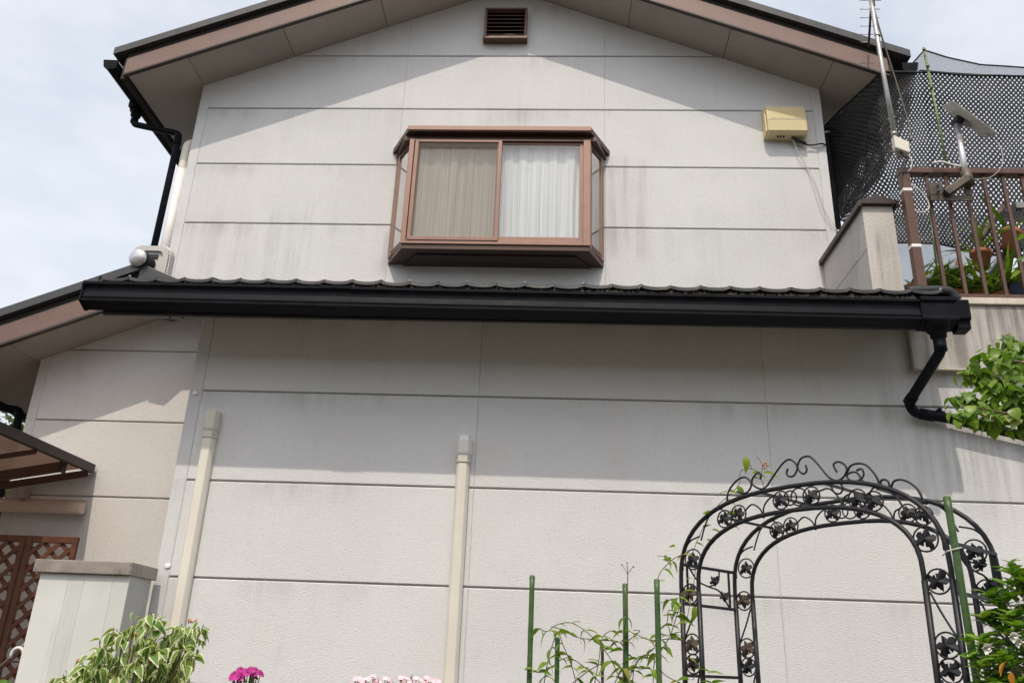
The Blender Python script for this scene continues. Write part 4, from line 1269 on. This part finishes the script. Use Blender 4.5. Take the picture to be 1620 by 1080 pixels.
# ------------------------------------------------------------------ garden arch
TH = R(48)
AP0 = V((.554, -1.12, 0)); ADR = V((math.cos(TH), -math.sin(TH), 0)); ANB = V((math.sin(TH), math.cos(TH), 0))
def A(s, z, off=0.0): return AP0 + ADR * s + ANB * off + V((0, 0, z))
def garden_arch():
    t = thing('garden_arch', (1.0, -1.4, 0), 'black wrought iron garden arch with vine leaf ornaments', 'garden arch')
    cx = .667
    def hoop(hw, spring, top, e=2.55):
        pts = [(cx - hw, -.0), (cx - hw, spring * .5), (cx - hw, spring - .05)]
        n = 26
        for i in range(n + 1):
            a = math.pi * (1 - i / n)
            c, s_ = math.cos(a), math.sin(a)
            pts.append((cx + hw * math.copysign(abs(c) ** (2 / e), c), spring + (top - spring) * abs(s_) ** (2 / e)))
        return pts + [(cx + hw, spring - .05), (cx + hw, spring * .5), (cx + hw, 0)]
    def lean(s, z):       # legs splay slightly towards the foot
        return s - (s - cx) * .012 * max(0, 1.8 - z)
    LEAF = []
    base = [(0, .06), (.10, .16), (.05, .30), (.20, .26), (.30, .40), (.42, .36), (.46, .14), (.36, .02), (.50, -.12), (.42, -.30), (.26, -.34), (.20, -.22), (.10, -.42), (0, -.56)]
    poly = base + [(-x, z) for x, z in base[::-1][1:-1]]
    poly = [(x, z + .06) for x, z in poly]
    def leaf(c_s, c_z, off, rad, rot, mat):
        m = MB(); pl = []
        ca, sa = math.cos(rot), math.sin(rot)
        for x, z in poly:
            x, z = x * rad * 1.75, z * rad * 1.75
            pl.append((x * ca - z * sa, x * sa + z * ca))
        ctr = A(c_s, c_z, off)
        n = len(pl)
        for w_, sc in ((-.0015, 1), (.0015, 1)):
            m.v.append(ctr + ANB * (w_ - .010))
            m.v += [ctr + ADR * x + V((0, 0, z)) + ANB * (w_ + .006 * math.sin(3 * math.atan2(z, x))) for x, z in pl]
        for b_ in (0, n + 1):
            for i in range(n): m.f.append([b_, b_ + 1 + i, b_ + 1 + (i + 1) % n]); m.sm.append(False)
        for i in range(n): m.f.append([1 + i, 1 + (i + 1) % n, n + 2 + (i + 1) % n, n + 2 + i]); m.sm.append(False)
        m.build('iron_leaf', mat, t)
    def ring(c_s, c_z, off, rad, r=.0035):
        m = MB(); m.tube([A(c_s + rad * math.cos(a * math.pi / 10), c_z + rad * math.sin(a * math.pi / 10), off) for a in range(21)], r, 6, cap=False); m.build('scroll_ring', 'iron', t)
    def wire(pts, off, r=.0038, k=5):
        m = MB(); m.tube([A(s, z, off) for s, z in [(p.x, p.z) for p in spline([(a, 0, b) for a, b in pts], k)]], r, 6); m.build('scroll', 'iron', t)
    for off, main in ((0.0, True), (.40, False)):
        for hw, sp, tp, r in ((.605, 1.74, 2.108, .0098), (.507, 1.72, 2.008, .0098)):
            m = MB(); m.tube([A(lean(s, z), z, off) for s, z in hoop(hw, sp, tp)], r, 10); m.build('hoop', 'iron', t)
            for sx in (-1, 1):
                s_ = cx + sx * hw
                m = MB(); m.tube([A(lean(s_, 1.70), 1.70, off), A(lean(s_, 1.0), 1.0, off)], r * 1.16, 10); m.build('leg_sleeve', 'iron', t)
        for sx in (-1, 1):
            mid = cx + sx * .556
            for (z, rad, rot) in ((1.845, .045, 3.0), (1.695, .043, .2), (1.482, .043, 3.2), (1.400, .040, .15), (1.10, .043, 3.1), (1.02, .04, .1)):
                sd = mid - sx * (.025 if z > 1.8 else 0)
                ring(lean(sd, z), z, off, rad); leaf(lean(sd, z), z, off, rad * (1.0 if random.random() < .6 else .85), rot + random.uniform(-.4, .4), 'iron_rust' if (z in (1.695, 1.482) and sx < 0) else 'iron')
            wire([(lean(mid - sx * .035, 1.66), 1.66), (lean(mid, 1.58), 1.58), (lean(mid + sx * .042, 1.50), 1.50)], off)
            wire([(lean(mid - sx * .035, 1.37), 1.37), (lean(mid, 1.25), 1.25), (lean(mid + sx * .04, 1.12), 1.12)], off)
            wire([(mid + sx * .035, 1.80), (mid + sx * .03, 1.87), (mid - sx * .01, 1.925), (mid - sx * .07, 1.945)], off)
            wire([(mid - sx * .075, 1.925), (mid - sx * .10, 1.985), (mid - sx * .13, 2.03), (mid - sx * .19, 2.055), (mid - sx * .22, 2.03)], off)
        for (s_, z) in ((.322, 2.008), (.398, 2.022), (.615, 2.056), (.758, 2.056), (.955, 2.02), (1.02, 2.003)):
            ring(s_, z, off, .038); leaf(s_, z, off, .037, 3.1 + random.uniform(-.5, .5), 'iron')
        for (s_, rad) in ((.66, .030), (.70, .036)): ring(s_ + .0, 2.06, off, rad)
        wire([(.43, 2.03), (.47, 2.055), (.51, 2.03), (.525, 1.99)], off); wire([(.525, 1.99), (.53, 2.04), (.57, 2.075), (.60, 2.06)], off)
        wire([(.79, 2.07), (.84, 2.075), (.88, 2.03), (.89, 1.985)], off); wire([(.89, 1.985), (.90, 2.03), (.93, 2.045)], off)
    # finial scrollwork on the front frame
    wire([(.339, 2.085), (.354, 2.131), (.399, 2.170), (.441, 2.179), (.471, 2.155), (.472, 2.135), (.453, 2.113), (.424, 2.109), (.395, 2.121)], 0, .0045)
    wire([(.52, 2.158), (.527, 2.177), (.511, 2.189), (.487, 2.172), (.477, 2.154), (.489, 2.133), (.522, 2.116), (.551, 2.125), (.575, 2.15), (.636, 2.209), (.672, 2.222), (.699, 2.201), (.705, 2.179), (.689, 2.153), (.668, 2.149), (.653, 2.163), (.661, 2.186)], 0, .0045)
    wire([(.745, 2.187), (.748, 2.163), (.731, 2.152), (.712, 2.169), (.709, 2.193), (.728, 2.218), (.759, 2.222), (.783, 2.205), (.814, 2.163), (.845, 2.121), (.877, 2.103), (.907, 2.113), (.925, 2.141), (.913, 2.166), (.89, 2.178), (.87, 2.168), (.881, 2.137)], 0, .0045)
    wire([(.993, 2.07), (.97, 2.117), (.948, 2.127), (.923, 2.119), (.93, 2.10), (.953, 2.088), (.982, 2.097), (.993, 2.113), (.986, 2.134), (.965, 2.131)], 0, .0045)
    wire([(.924, 2.128), (.941, 2.152), (.97, 2.158), (1.006, 2.147), (1.034, 2.112), (1.048, 2.079), (1.05, 2.055)], 0, .0045)
    wire([(1.05, 2.055), (1.061, 2.078), (1.075, 2.079), (1.087, 2.07), (1.093, 2.043), (1.108, 2.067), (1.139, 2.07), (1.175, 2.049), (1.199, 2.017), (1.211, 1.97)], 0, .0045)
    wire([(.845, 2.10), (.86, 2.06), (.885, 2.05), (.90, 2.07), (.89, 2.09)], 0, .004)
    # cross bars between the two frames and side panels
    for sx in (-1, 1):
        s_ = cx + sx * .605; si = cx + sx * .507
        so = lambda z: lean(s_, z)
        for z in (1.828, 1.655, 1.352, .75):
            m = MB(); m.bar(A(so(z), z, 0), A(so(z), z, .40), .013, .013); m.build('cross_bar', 'iron', t, .001)
        for o_ in (.045, .355):
            m = MB(); m.bar(A(so(1.7), 1.662, o_), A(so(1.7), 1.821, o_), .010, .010, up=(1, 0, 0)); m.build('side_bar', 'iron', t)
        s2 = so(1.75)
        m = MB(); m.tube(spline([A(s2, 1.82, .06), A(s2, 1.765, .12), A(s2, 1.745, .20), A(s2, 1.73, .28), A(s2, 1.665, .345)], 5), .004, 6); m.build('scroll', 'iron', t)
        m = MB(); m.tube(spline([A(s2, 1.745, .20), A(s2, 1.77, .27), A(s2, 1.82, .285)], 5), .004, 6); m.build('scroll', 'iron', t)
        for (z, o_) in ((1.775, .245), (1.71, .315)): leaf(s2, z, o_, .03, random.uniform(-.4, .4), 'iron')
    # roof bars between the hoops
    for s_, z in ((.30, 2.02), (.52, 2.10), (.82, 2.10), (1.04, 2.05)):
        m = MB(); m.bar(A(s_, z, 0), A(s_, z, .40), .010, .010); m.build('cross_bar', 'iron', t)
garden_arch()

# ------------------------------------------------------------------ stakes and climbing vines
def stake(p0, p1, r, mat, label, name='garden_stake', grp='green garden stakes'):
    t = thing(name, p0, label, 'stake', grp)
    m = MB(); n = 40; L = (p1 - p0).length
    rad = []
    pts = [p0.lerp(p1, i / n) for i in range(n + 1)]
    for i in range(n + 1): rad.append(r * (1.0 if i % 5 else 1.09))
    m.tube(pts, rad, 10); m.build('stake', mat, t)
    m = MB(); m.lathe(p1, [(r * 1.05, -.012), (r * 1.08, 0), (r * .8, .006), (0, .007)], 10); m.build('cap', mat, t)
YV = -1.75
base = lambda q: V((q.x, q.y, 0))
tops = [((842, 912), .0105, 'stake_green', 'tall bare green stake left of the climbing vine'), ((882, 1010), .0095, 'stake_pale', 'short pale green stake among the vine leaves'),
        ((989, 925), .0105, 'stake_green', 'green stake in the middle of the climbing vine'), ((1039, 918), .0110, 'stake_green', 'green stake nearest the left leg of the garden arch')]
for (q, r_, mt, lab) in tops:
    p = at(*q, YV); stake(V((p.x - .002, YV, 0)), p, r_, mt, lab)
p = at(953, 1020, YV + .05); stake(V((p.x, p.y, 0)), p, .006, 'trunk', 'thin brown stick between the two middle vine stakes')
p1 = at(1498, 787, -2.11); stake(V((p1.x + .02, -2.11, 0)), p1, .0125, 'stake_green', 'long green stake tied to the right leg of the arch')
t = thing('plant_tie', A(1.27, 1.80, -.01), 'white wire tie holding the long stake to the arch', 'tie')
q = at(1512, 868, -2.11); m = MB(); m.tube([q + V((.015, -.014, .004)), q + V((-.0, -.016, 0)), q + V((-.03, .0, -.008)), q + V((-.035, .03, -.02))], .0025, 6); m.build('wire', 'wire_white', t)

def vine():
    c = at(985, 1040, YV)
    t = thing('climbing_vine', (c.x, YV, 0), 'sparse climbing vine with light green leaves on the middle stakes', 'vine')
    ml = [leaf_mesh('leaf', .056, .030, 'leaf_vine', fold=.3, droop=dr, n=5, fat=f) for dr, f in ((.25, .4), (.5, .4), (.8, .6))]
    stems = [
        [(985, 1085), (965, 1040), (935, 1005), (905, 985), (880, 988), (866, 998), (850, 993)],
        [(990, 1080), (985, 1020), (950, 1012), (915, 1008), (890, 996), (872, 990)],
        [(860, 1085), (868, 1040), (882, 1000), (890, 1018), (905, 1055), (912, 1085)],
        [(985, 1085), (986, 1050), (987, 1005), (992, 960), (993, 908), (992, 893)],
        [(993, 908), (985, 893)], [(993, 908), (1001, 896)],
        [(1033, 1085), (1036, 1040), (1045, 1030), (1060, 1005), (1070, 975), (1080, 945), (1086, 930)],
        [(1038, 1000), (1055, 985), (1058, 965), (1072, 968)],
        [(1037, 925), (1045, 905), (1058, 890), (1068, 882), (1082, 876)],
        [(1058, 890), (1050, 880), (1040, 879)],
        [(1040, 955), (1060, 948), (1072, 945)],
        [(1000, 1085), (1005, 1050), (1020, 1035), (1032, 1040), (1050, 1065), (1075, 1080)],
        [(940, 1085), (948, 1040), (952, 1010), (965, 998), (985, 1000)],
        [(955, 1085), (925, 1055), (895, 1040), (860, 1062), (830, 1058)],
        [(985, 1020), (1000, 1008), (1012, 998), (1003, 996)],
        [(990, 1085), (1010, 1045), (1034, 1025), (1040, 1000)],
        [(1000, 1000), (1030, 1012), (1060, 1010), (1085, 1013)],
        [(900, 1085), (925, 1065), (950, 1050), (975, 1045)],
        [(970, 1085), (985, 1060), (1010, 1055), (1040, 1060)]]
    items = 0
    for st in stems:
        Y = YV + random.uniform(-.06, .06)
        pts = spline([at(x, y, Y + random.uniform(-.02, .02)) for x, y in st], 6)
        m = MB(); m.tube(pts, .0018 if len(st) > 3 else .0012, 5); m.build('stem', 'stem_green' if random.random() < .5 else 'stem', t)
        acc = random.uniform(0, .04)
        for i in range(1, len(pts)):
            acc += (pts[i] - pts[i - 1]).length
            if acc > .042 and len(st) > 2 and not (pts[i].z > 1.60 and abs(pts[i].x - .30) < .03):
                acc = random.uniform(-.012, .008)
                for sg in (-1, 1):
                    if random.random() < .22: continue
                    d = V((sg * random.uniform(.5, 1), random.uniform(-.7, .3), random.uniform(-.55, .35)))
                    put_leaf(random.choice(ml), pts[i], d, random.uniform(.55, 1.15), t, random.uniform(-.6, .6)); items += 1
    # buds on the topmost tendril
    m = MB()
    for x, y in ((992, 890), (984, 893), (1002, 896)): m.lathe(at(x, y, YV), [(0, .005), (.0035, 0), (0, -.005)], 6)
    m.build('bud', 'stem', t)
vine()
def arch_vine():
    c = A(.3, 2.0, 0)
    t = thing('climbing_vine', (c.x, c.y, 0), 'thin vine twining up the left shoulder of the garden arch', 'vine')
    ml = [leaf_mesh('leaf', .055, .030, 'leaf_vine', fold=.3, droop=dr, n=5, fat=f) for dr, f in ((.25, .4), (.6, .5))]
    stems = [[(1086, 985), (1100, 900), (1088, 870), (1092, 880), (1112, 835), (1135, 800), (1168, 768), (1172, 745), (1192, 742), (1205, 760), (1208, 770)],
             [(1204, 752), (1206, 735), (1198, 722)], [(1190, 742), (1184, 730), (1178, 722)], [(1206, 738), (1212, 732)],
             [(1085, 985), (1082, 1030), (1095, 1060), (1110, 1040)], [(1095, 1075), (1110, 1060), (1130, 1063)]]
    spec = [(1178, 722, .2, -1, 1.25), (1190, 748, 1, .1, 1.1), (1207, 748, 1, .1, 1.35), (1150, 778, -1, .1, .9), (1153, 777, 1, .1, .8), (1166, 768, .4, -.8, 1.2),
            (1150, 790, .8, -.3, 1.2), (1126, 812, -1, .1, 1.0), (1112, 835, .6, .4, .8), (1125, 838, .9, .1, .9), (1068, 864, -.7, 0, .8), (1118, 855, .6, .2, .8), (1100, 858, .8, -.2, .8),
            (1150, 815, .6, .3, 1.1), (1148, 830, .8, .1, 1.3), (1172, 770, .4, -1, 1.0), (1098, 958, .1, -1, 1.2), (1085, 985, -.9, .2, 1.2), (1078, 1000, -1, .1, 1.0), (1100, 1058, 1, .1, 1.3),
            (1118, 1064, 1, .2, 1.4), (1092, 1075, -.6, .3, 1.1), (1108, 1078, .9, .1, 1.2), (1095, 915, -.6, .1, .6), (1064, 892, -.8, 0, .6), (1190, 756, .8, 0, .8), (1126, 1082, .7, .4, 1.2), (1088, 1040, .7, 0, .8)]
    ii = {}
    for st in stems:
        pts = spline([at(x, y, -1.2 - (x - 1085) * .0016) for x, y in st], 6)
        m = MB(); m.tube(pts, .0016, 5); m.build('stem', 'stem', t)
    for (x, y, dx, dz, s) in spec:
        p = at(x, y, -1.22 - (x - 1085) * .0016)
        put_leaf(random.choice(ml), p, V((dx, -.35, dz)), s, t, random.uniform(-.5, .5))
    m = MB()
    for x, y in ((1211, 732), (1214, 736), (1208, 735), (1210, 740)): m.lathe(at(x, y, -1.4), [(0, .008), (.009, 0), (0, -.006)], 6)
    m.build('seed_head', 'bloom_orange', t)
arch_vine()

# ------------------------------------------------------------------ shrubs
def shrub():
    top = at(235, 968, -2.1)
    cx, cz = -1.46, 1.22
    t = thing('variegated_shrub', (cx, -2.1, 0), 'shrub with cream edged green leaves in front of the cabinet', 'shrub')
    ml = [leaf_mesh('leaf', .062, .038, 'leaf_variegated', fold=.28, droop=dr, n=7, varieg=True, wavy=.012, fat=f) for dr, f in ((.35, .4), (.7, .4), (1.0, .5))]
    tips = [(222, 972), (240, 968), (212, 985), (196, 1000), (180, 992), (168, 1018), (158, 1012), (150, 1040), (232, 1000), (255, 978), (262, 1000), (275, 992), (288, 986), (300, 990), (312, 985), (322, 988), (296, 1012), (312, 1010), (270, 1020), (248, 1015),
            (118, 1052), (100, 1066), (90, 1072), (130, 1045), (140, 1060), (165, 1050), (185, 1030), (205, 1022), (220, 1035), (240, 1045), (260, 1045), (280, 1040), (300, 1035), (308, 1025), (150, 1075), (175, 1070), (200, 1060), (225, 1065), (250, 1070), (275, 1068), (120, 1080), (105, 1085), (290, 1060), (190, 1085), (215, 1090), (240, 1090)]
    per = 6
    root = V((cx, -2.1, .0))
    n = 0; extra = []
    for (x, y) in tips:
        Y = -2.1 + random.uniform(-.14, .14)
        p = at(x, y, Y)
        mid = V((cx + (p.x - cx) * .45, -2.1 + (p.y + 2.1) * .5, cz - .25))
        pts = spline([root + V((random.uniform(-.03, .03), random.uniform(-.03, .03), 0)), mid, p], 8)
        m = MB(); m.tube(pts, [.008 * (1 - i / len(pts)) + .0015 for i in range(len(pts))], 5); m.build('branch', 'stem', t)
        ang = random.uniform(0, 6.28)
        for k in range(per):
            a = ang + k * 2.4
            q = p.lerp(mid, .015 * k + random.uniform(0, .03)) + rv(.008)
            d = V((math.cos(a), math.sin(a) * .9, random.uniform(-.85, .25)))
            if n < 290:
                put_leaf(random.choice(ml), q, d, random.uniform(.45, 1.0), t, random.uniform(-.7, .7)); n += 1
        for k in range(5):
            q = p.lerp(mid, random.uniform(.01, .42)) + rv(.03); a = random.uniform(0, 6.28)
            extra.append((q, V((math.cos(a), math.sin(a), random.uniform(-.9, .2))), random.uniform(.4, .95), random.uniform(-.8, .8)))
    leaf_mass('inner_leaves', ml, extra, t, 'leaf_variegated')
    for x, y in ((300, 980), (215, 1002), (123, 1045), (310, 981)):
        p = at(x, y, -2.12); m = MB()
        for k in range(5): m.tube([p + rv(.003), p + rv(.013) + V((0, 0, -.006))], [.004, .001], 5)
        m.build('faded_bloom', 'bloom_orange', t)
shrub()
def gardenia():
    c = V((1.585, -2.34, 1.345))
    t = thing('gardenia_bush', (c.x, c.y, 0), 'glossy green bush with white flowers at the right edge', 'bush')
    ml = [leaf_mesh('leaf', .056, .028, 'leaf_gardenia', fold=.3, droop=dr, n=5, fat=.6) for dr in (.15, .35)]
    m = MB()
    outer, inner = [], []
    for k in range(330):
        a = random.uniform(0, 2 * math.pi); u = random.uniform(-.95, 1)
        r_ = math.sqrt(max(0, 1 - u * u))
        rr = random.uniform(.82, 1.02) * (1 + .13 * mnoise.noise(V((a * 1.2, u * 3, 4))))
        tip = c + V((.285 * r_ * math.cos(a), .27 * r_ * math.sin(a), .40 * u)) * rr
        m.tube([c + V((0, 0, -.5)), c.lerp(tip, .35), tip], [.003, .002, .0012], 4)
        dirv = (tip - c).normalized()
        for j in range(5):
            q_ = c.lerp(tip, random.uniform(.45, .85)); b = random.uniform(0, 6.28)
            inner.append((q_ + rv(.03), V((math.cos(b), math.sin(b), random.uniform(-.3, .6))), random.uniform(.6, 1.1), random.uniform(-.5, .5)))
        for j in range(8):
            b = j * 2.4; sd = V((math.cos(b), math.sin(b), .4)).normalized()
            it = (tip - dirv * (.004 * j) + rv(.008), dirv * .22 + sd * .9 + V((0, 0, .1)), random.uniform(.55, 1.1), random.uniform(-.4, .4))
            (outer if (j < 5 and tip.y < c.y + .1 and tip.z > 1.1 and tip.x < 1.66) else inner).append(it)
    m.build('branches', 'stem', t)
    random.shuffle(outer)
    for it in outer[:290]: put_leaf(random.choice(ml), it[0], it[1], it[2], t, it[3])
    leaf_mass('inner_leaves', ml, outer[290:] + inner, t, 'leaf_gardenia')
    pet = leaf_mesh('petal', .026, .026, 'flower_white', fold=.15, droop=.35, n=6, fat=.4)
    for (x, y) in ((1605, 1006), (1612, 1016), (1563, 1024)):
        p = at(x, y, -2.60)
        fl = MB(); fl.lathe(p, [(0, .008), (.006, 0), (0, -.01)], 8); f = fl.build('flower', 'flower_white', t)
        for k in range(11):
            a = k * 1.05; rr = 1.0 if k < 6 else .35; put_leaf(pet, p, V((math.cos(a) * rr, -.45, math.sin(a) * .8 * rr + .25)), random.uniform(.7, 1.0) * (1 if k < 6 else .75), f, random.uniform(-.4, .4), 'petal')
    ol = leaf_mesh('leaf', .045, .022, 'leaf_orange', fold=.3, droop=.3, n=5, fat=.6)
    for (x, y, dx, dz) in ((1592, 1046, -1, -.5), (1600, 1062, -.3, -1), (1618, 945, .5, .3), (1590, 1050, -.8, -.6)):
        put_leaf(ol, at(x, y, -2.66), V((dx, -.3, dz)), .9, t, .3)
gardenia()
def dogwood():
    root = V((2.35, -2.1, 0))
    t = thing('garden_tree', (2.35, -2.1, 0), 'small tree with drooping bright green leaves reaching in from the right', 'tree')
    m = MB(); m.tube(spline([root, V((2.32, -2.12, 1.0)), V((2.30, -2.1, 2.2)), V((2.34, -2.1, 3.0))], 5), [.05 - .0015 * i for i in range(16)], 9); m.build('trunk', 'trunk', t)
    ml = [leaf_mesh('leaf', .060, .050, 'leaf_tree', fold=.22, droop=dr, n=7, fat=.42) for dr in (.12, .25, .4)]
    br = [([(1700, 640), (1640, 625), (1590, 608), (1560, 595), (1540, 592), (1515, 590)], -2.1), ([(1700, 600), (1650, 585), (1610, 568), (1585, 555), (1565, 548)], -2.05),
          ([(1720, 700), (1660, 684), (1610, 674), (1560, 668), (1525, 660), (1503, 655)], -2.2), ([(1700, 690), (1640, 660), (1600, 645), (1560, 635), (1530, 628), (1512, 628)], -2.15),
          ([(1700, 560), (1650, 555), (1620, 545), (1600, 540), (1585, 530)], -2.0), ([(1690, 630), (1640, 605), (1620, 590), (1600, 575)], -1.95), ([(1640, 625), (1600, 622), (1565, 612), (1548, 600)], -2.2),
          ([(1700, 690), (1650, 664), (1600, 654), (1550, 648), (1530, 645)], -2.25), ([(1660, 590), (1620, 575), (1590, 572), (1555, 570), (1530, 575)], -2.12), ([(1680, 650), (1630, 632), (1600, 612), (1580, 598)], -2.2),
          ([(1700, 670), (1650, 650), (1620, 640), (1590, 625), (1570, 612)], -2.05)]
    n = 0; extra = []
    for pts_, Y in br:
        pts = spline([V((2.31, -2.1, at(pts_[0][0], pts_[0][1], Y).z - .1))] + [at(x, y, Y) + rv(.008) for x, y in pts_], 6)
        mm = MB(); mm.tube(pts, [.009 - .0075 * i / len(pts) for i in range(len(pts))], 6); mm.build('branch', 'trunk', t)
        acc = 0
        for i in range(1, len(pts)):
            acc += (pts[i] - pts[i - 1]).length
            if acc > .022 and pts[i].x < 1.92:
                acc = 0
                for k in range(4):
                    extra.append((pts[i] + rv(.028), V((random.uniform(-.8, .6), random.uniform(-.8, .3), random.uniform(-1.1, -.1))), random.uniform(.55, .95), random.uniform(-.7, .7)))
                    if n >= 298 or random.random() < .12: continue
                    d = V((random.uniform(-.8, .6), random.uniform(-.8, .3), random.uniform(-1.1, -.15)))
                    put_leaf(random.choice(ml), pts[i] + rv(.014), d, random.uniform(.6, 1.05), t, random.uniform(-.7, .7)); n += 1
    for k in range(420):
        a = random.uniform(0, 6.28); u = random.uniform(-1, 1)
        p = V((2.45, -2.05, 2.75)) + V((math.cos(a) * .55, math.sin(a) * .55, u * .65)) * random.uniform(.3, 1)
        if p.x > 2.02: extra.append((p, V((math.cos(a), math.sin(a), -.4)), random.uniform(.7, 1.1), random.uniform(-.5, .5)))
    leaf_mass('outer_crown', ml, extra, t, 'leaf_tree')
dogwood()
def pinks():
    p0 = at(393, 1070, -2.5)
    t = thing('dianthus', (p0.x, -2.5, 0), 'clump of magenta dianthus flowers in front of the lower wall', 'flower')
    disc = MB(); n = 10
    disc.v.append(V((0, 0, .002))); 
    for k in range(n * 2):
        a = math.pi * k / n; r_ = .0165 if k % 2 else .0135
        disc.v.append(V((r_ * math.cos(a), r_ * math.sin(a), .004 + .002 * (k % 2))))
    for k in range(n * 2): disc.f.append([0, 1 + k, 1 + (k + 1) % (2 * n)]); disc.sm.append(False)
    me = disc.mesh('flower'); me.materials.append(MATS['flower_magenta'])
    st = MB()
    for k in range(26):
        a = random.uniform(0, 6.28); r_ = random.uniform(0, 1) ** .5
        q = p0 + V((.046 * r_ * math.cos(a), .040 * r_ * math.sin(a), .018 * (1 - r_ * r_) + random.uniform(-.008, .006)))
        o = bpy.data.objects.new('flower', me); COL.objects.link(o); setparent(o, t)
        nrm = V((math.cos(a) * r_ * .8, math.sin(a) * r_ * .8 - .5, .55)) + rv(.25)
        o.matrix_basis = Matrix.Translation(q) @ nrm.to_track_quat('Z', 'Y').to_matrix().to_4x4() @ Matrix.Diagonal((.85, .85, .85, 1))
        st.tube([V((p0.x + random.uniform(-.02, .02), -2.5, 1.0)), q.lerp(p0, .3) + V((0, 0, -.08)), q], .0016, 5)
    st.build('stems', 'stem_green', t)
    ml = [leaf_mesh('leaf', .05, .007, 'leaf_dark', fold=.3, droop=.4, n=4)]
    leaf_mass('leaves', ml, [(p0 + V((random.uniform(-.04, .04), random.uniform(-.03, .03), random.uniform(-.09, -.012))), V((random.uniform(-1, 1), random.uniform(-1, 1), random.uniform(.0, .7))), random.uniform(.5, 1), 0) for _ in range(160)], t, 'leaf_dark')
    for (x0, x1, y, lab) in ((556, 622, 1078, 'pale pink small flowers at the bottom edge left of the duct cover'), (632, 694, 1078, 'pale pink small flowers touching the middle duct cover')):
        c = at((x0 + x1) / 2, y, -2.5); t = thing('pale_flowers', (c.x, -2.5, 0), lab, 'flower', 'pale pink flowers')
        fm = disc.mesh('blossom'); fm.materials.append(MATS['flower_pink'])
        st = MB(); bl = []
        for k in range(34):
            x = random.uniform(x0, x1); q = at(x, y - random.uniform(-6, 6) - (4 if k % 7 == 0 else 0), -2.5 + random.uniform(-.04, .04))
            o = bpy.data.objects.new('blossom', fm); COL.objects.link(o); setparent(o, t)
            nrm = V((0, -.5, .8)) + rv(.6); s = random.uniform(.4, .62)
            o.matrix_basis = Matrix.Translation(q) @ nrm.to_track_quat('Z', 'Y').to_matrix().to_4x4() @ Matrix.Diagonal((s, s, s, 1))
            st.tube([V((q.x + random.uniform(-.02, .02), q.y, q.z - .25)), q], .0013, 4)
        st.build('stems', 'stem_green', t)
pinks()
def corner_plant():
    p = at(5, 1085, -1.6)
    t = thing('leafy_plant', (p.x, p.y, 0), 'bright green leafy plant in the bottom left corner', 'plant')
    ml = [leaf_mesh('leaf', .10, .048, 'leaf_hosta', fold=.3, droop=dr, n=6) for dr in (.2, .5)]
    m = MB(); m.tube([V((p.x, p.y, 0)), p], .006, 6); m.build('stem', 'stem_green', t)
    for k in range(22):
        a = random.uniform(0, 6.28)
        put_leaf(random.choice(ml), p + V((random.uniform(-.12, .03), random.uniform(-.08, .08), random.uniform(-.07, .01))), V((math.cos(a), math.sin(a), random.uniform(-.1, .7))), random.uniform(.5, .9), t, random.uniform(-.5, .5))
corner_plant()
def back_tree():
    b = V((-5.7, 2.9, 0))
    t = thing('background_tree', b, 'dark tree behind the house seen under the left eave', 'tree')
    m = MB(); m.tube([b, b + V((.1, 0, 1.5)), b + V((0, 0, 3.2))], [.12, .10, .06], 9); m.build('trunk', 'trunk', t)
    ml = [leaf_mesh('leaf', .13, .06, 'leaf_dark', fold=.3, droop=.4, n=4)]
    it = []
    for k in range(6500):
        a = random.uniform(0, 6.28); u = random.uniform(-1, 1); r_ = random.uniform(.25, 1) ** .5
        p = b + V((0, 0, 2.35)) + V((math.cos(a) * 1.5 * math.sqrt(1 - u * u), math.sin(a) * 1.1 * math.sqrt(1 - u * u), u * 1.5)) * r_ * (1 + .25 * mnoise.noise(V((a, u * 2, 1))))
        it.append((p, V((math.cos(a), math.sin(a), random.uniform(-.6, .6))), random.uniform(.7, 1.3), random.uniform(-1, 1)))
    leaf_mass('crown', ml, it, t, 'leaf_dark')
back_tree()
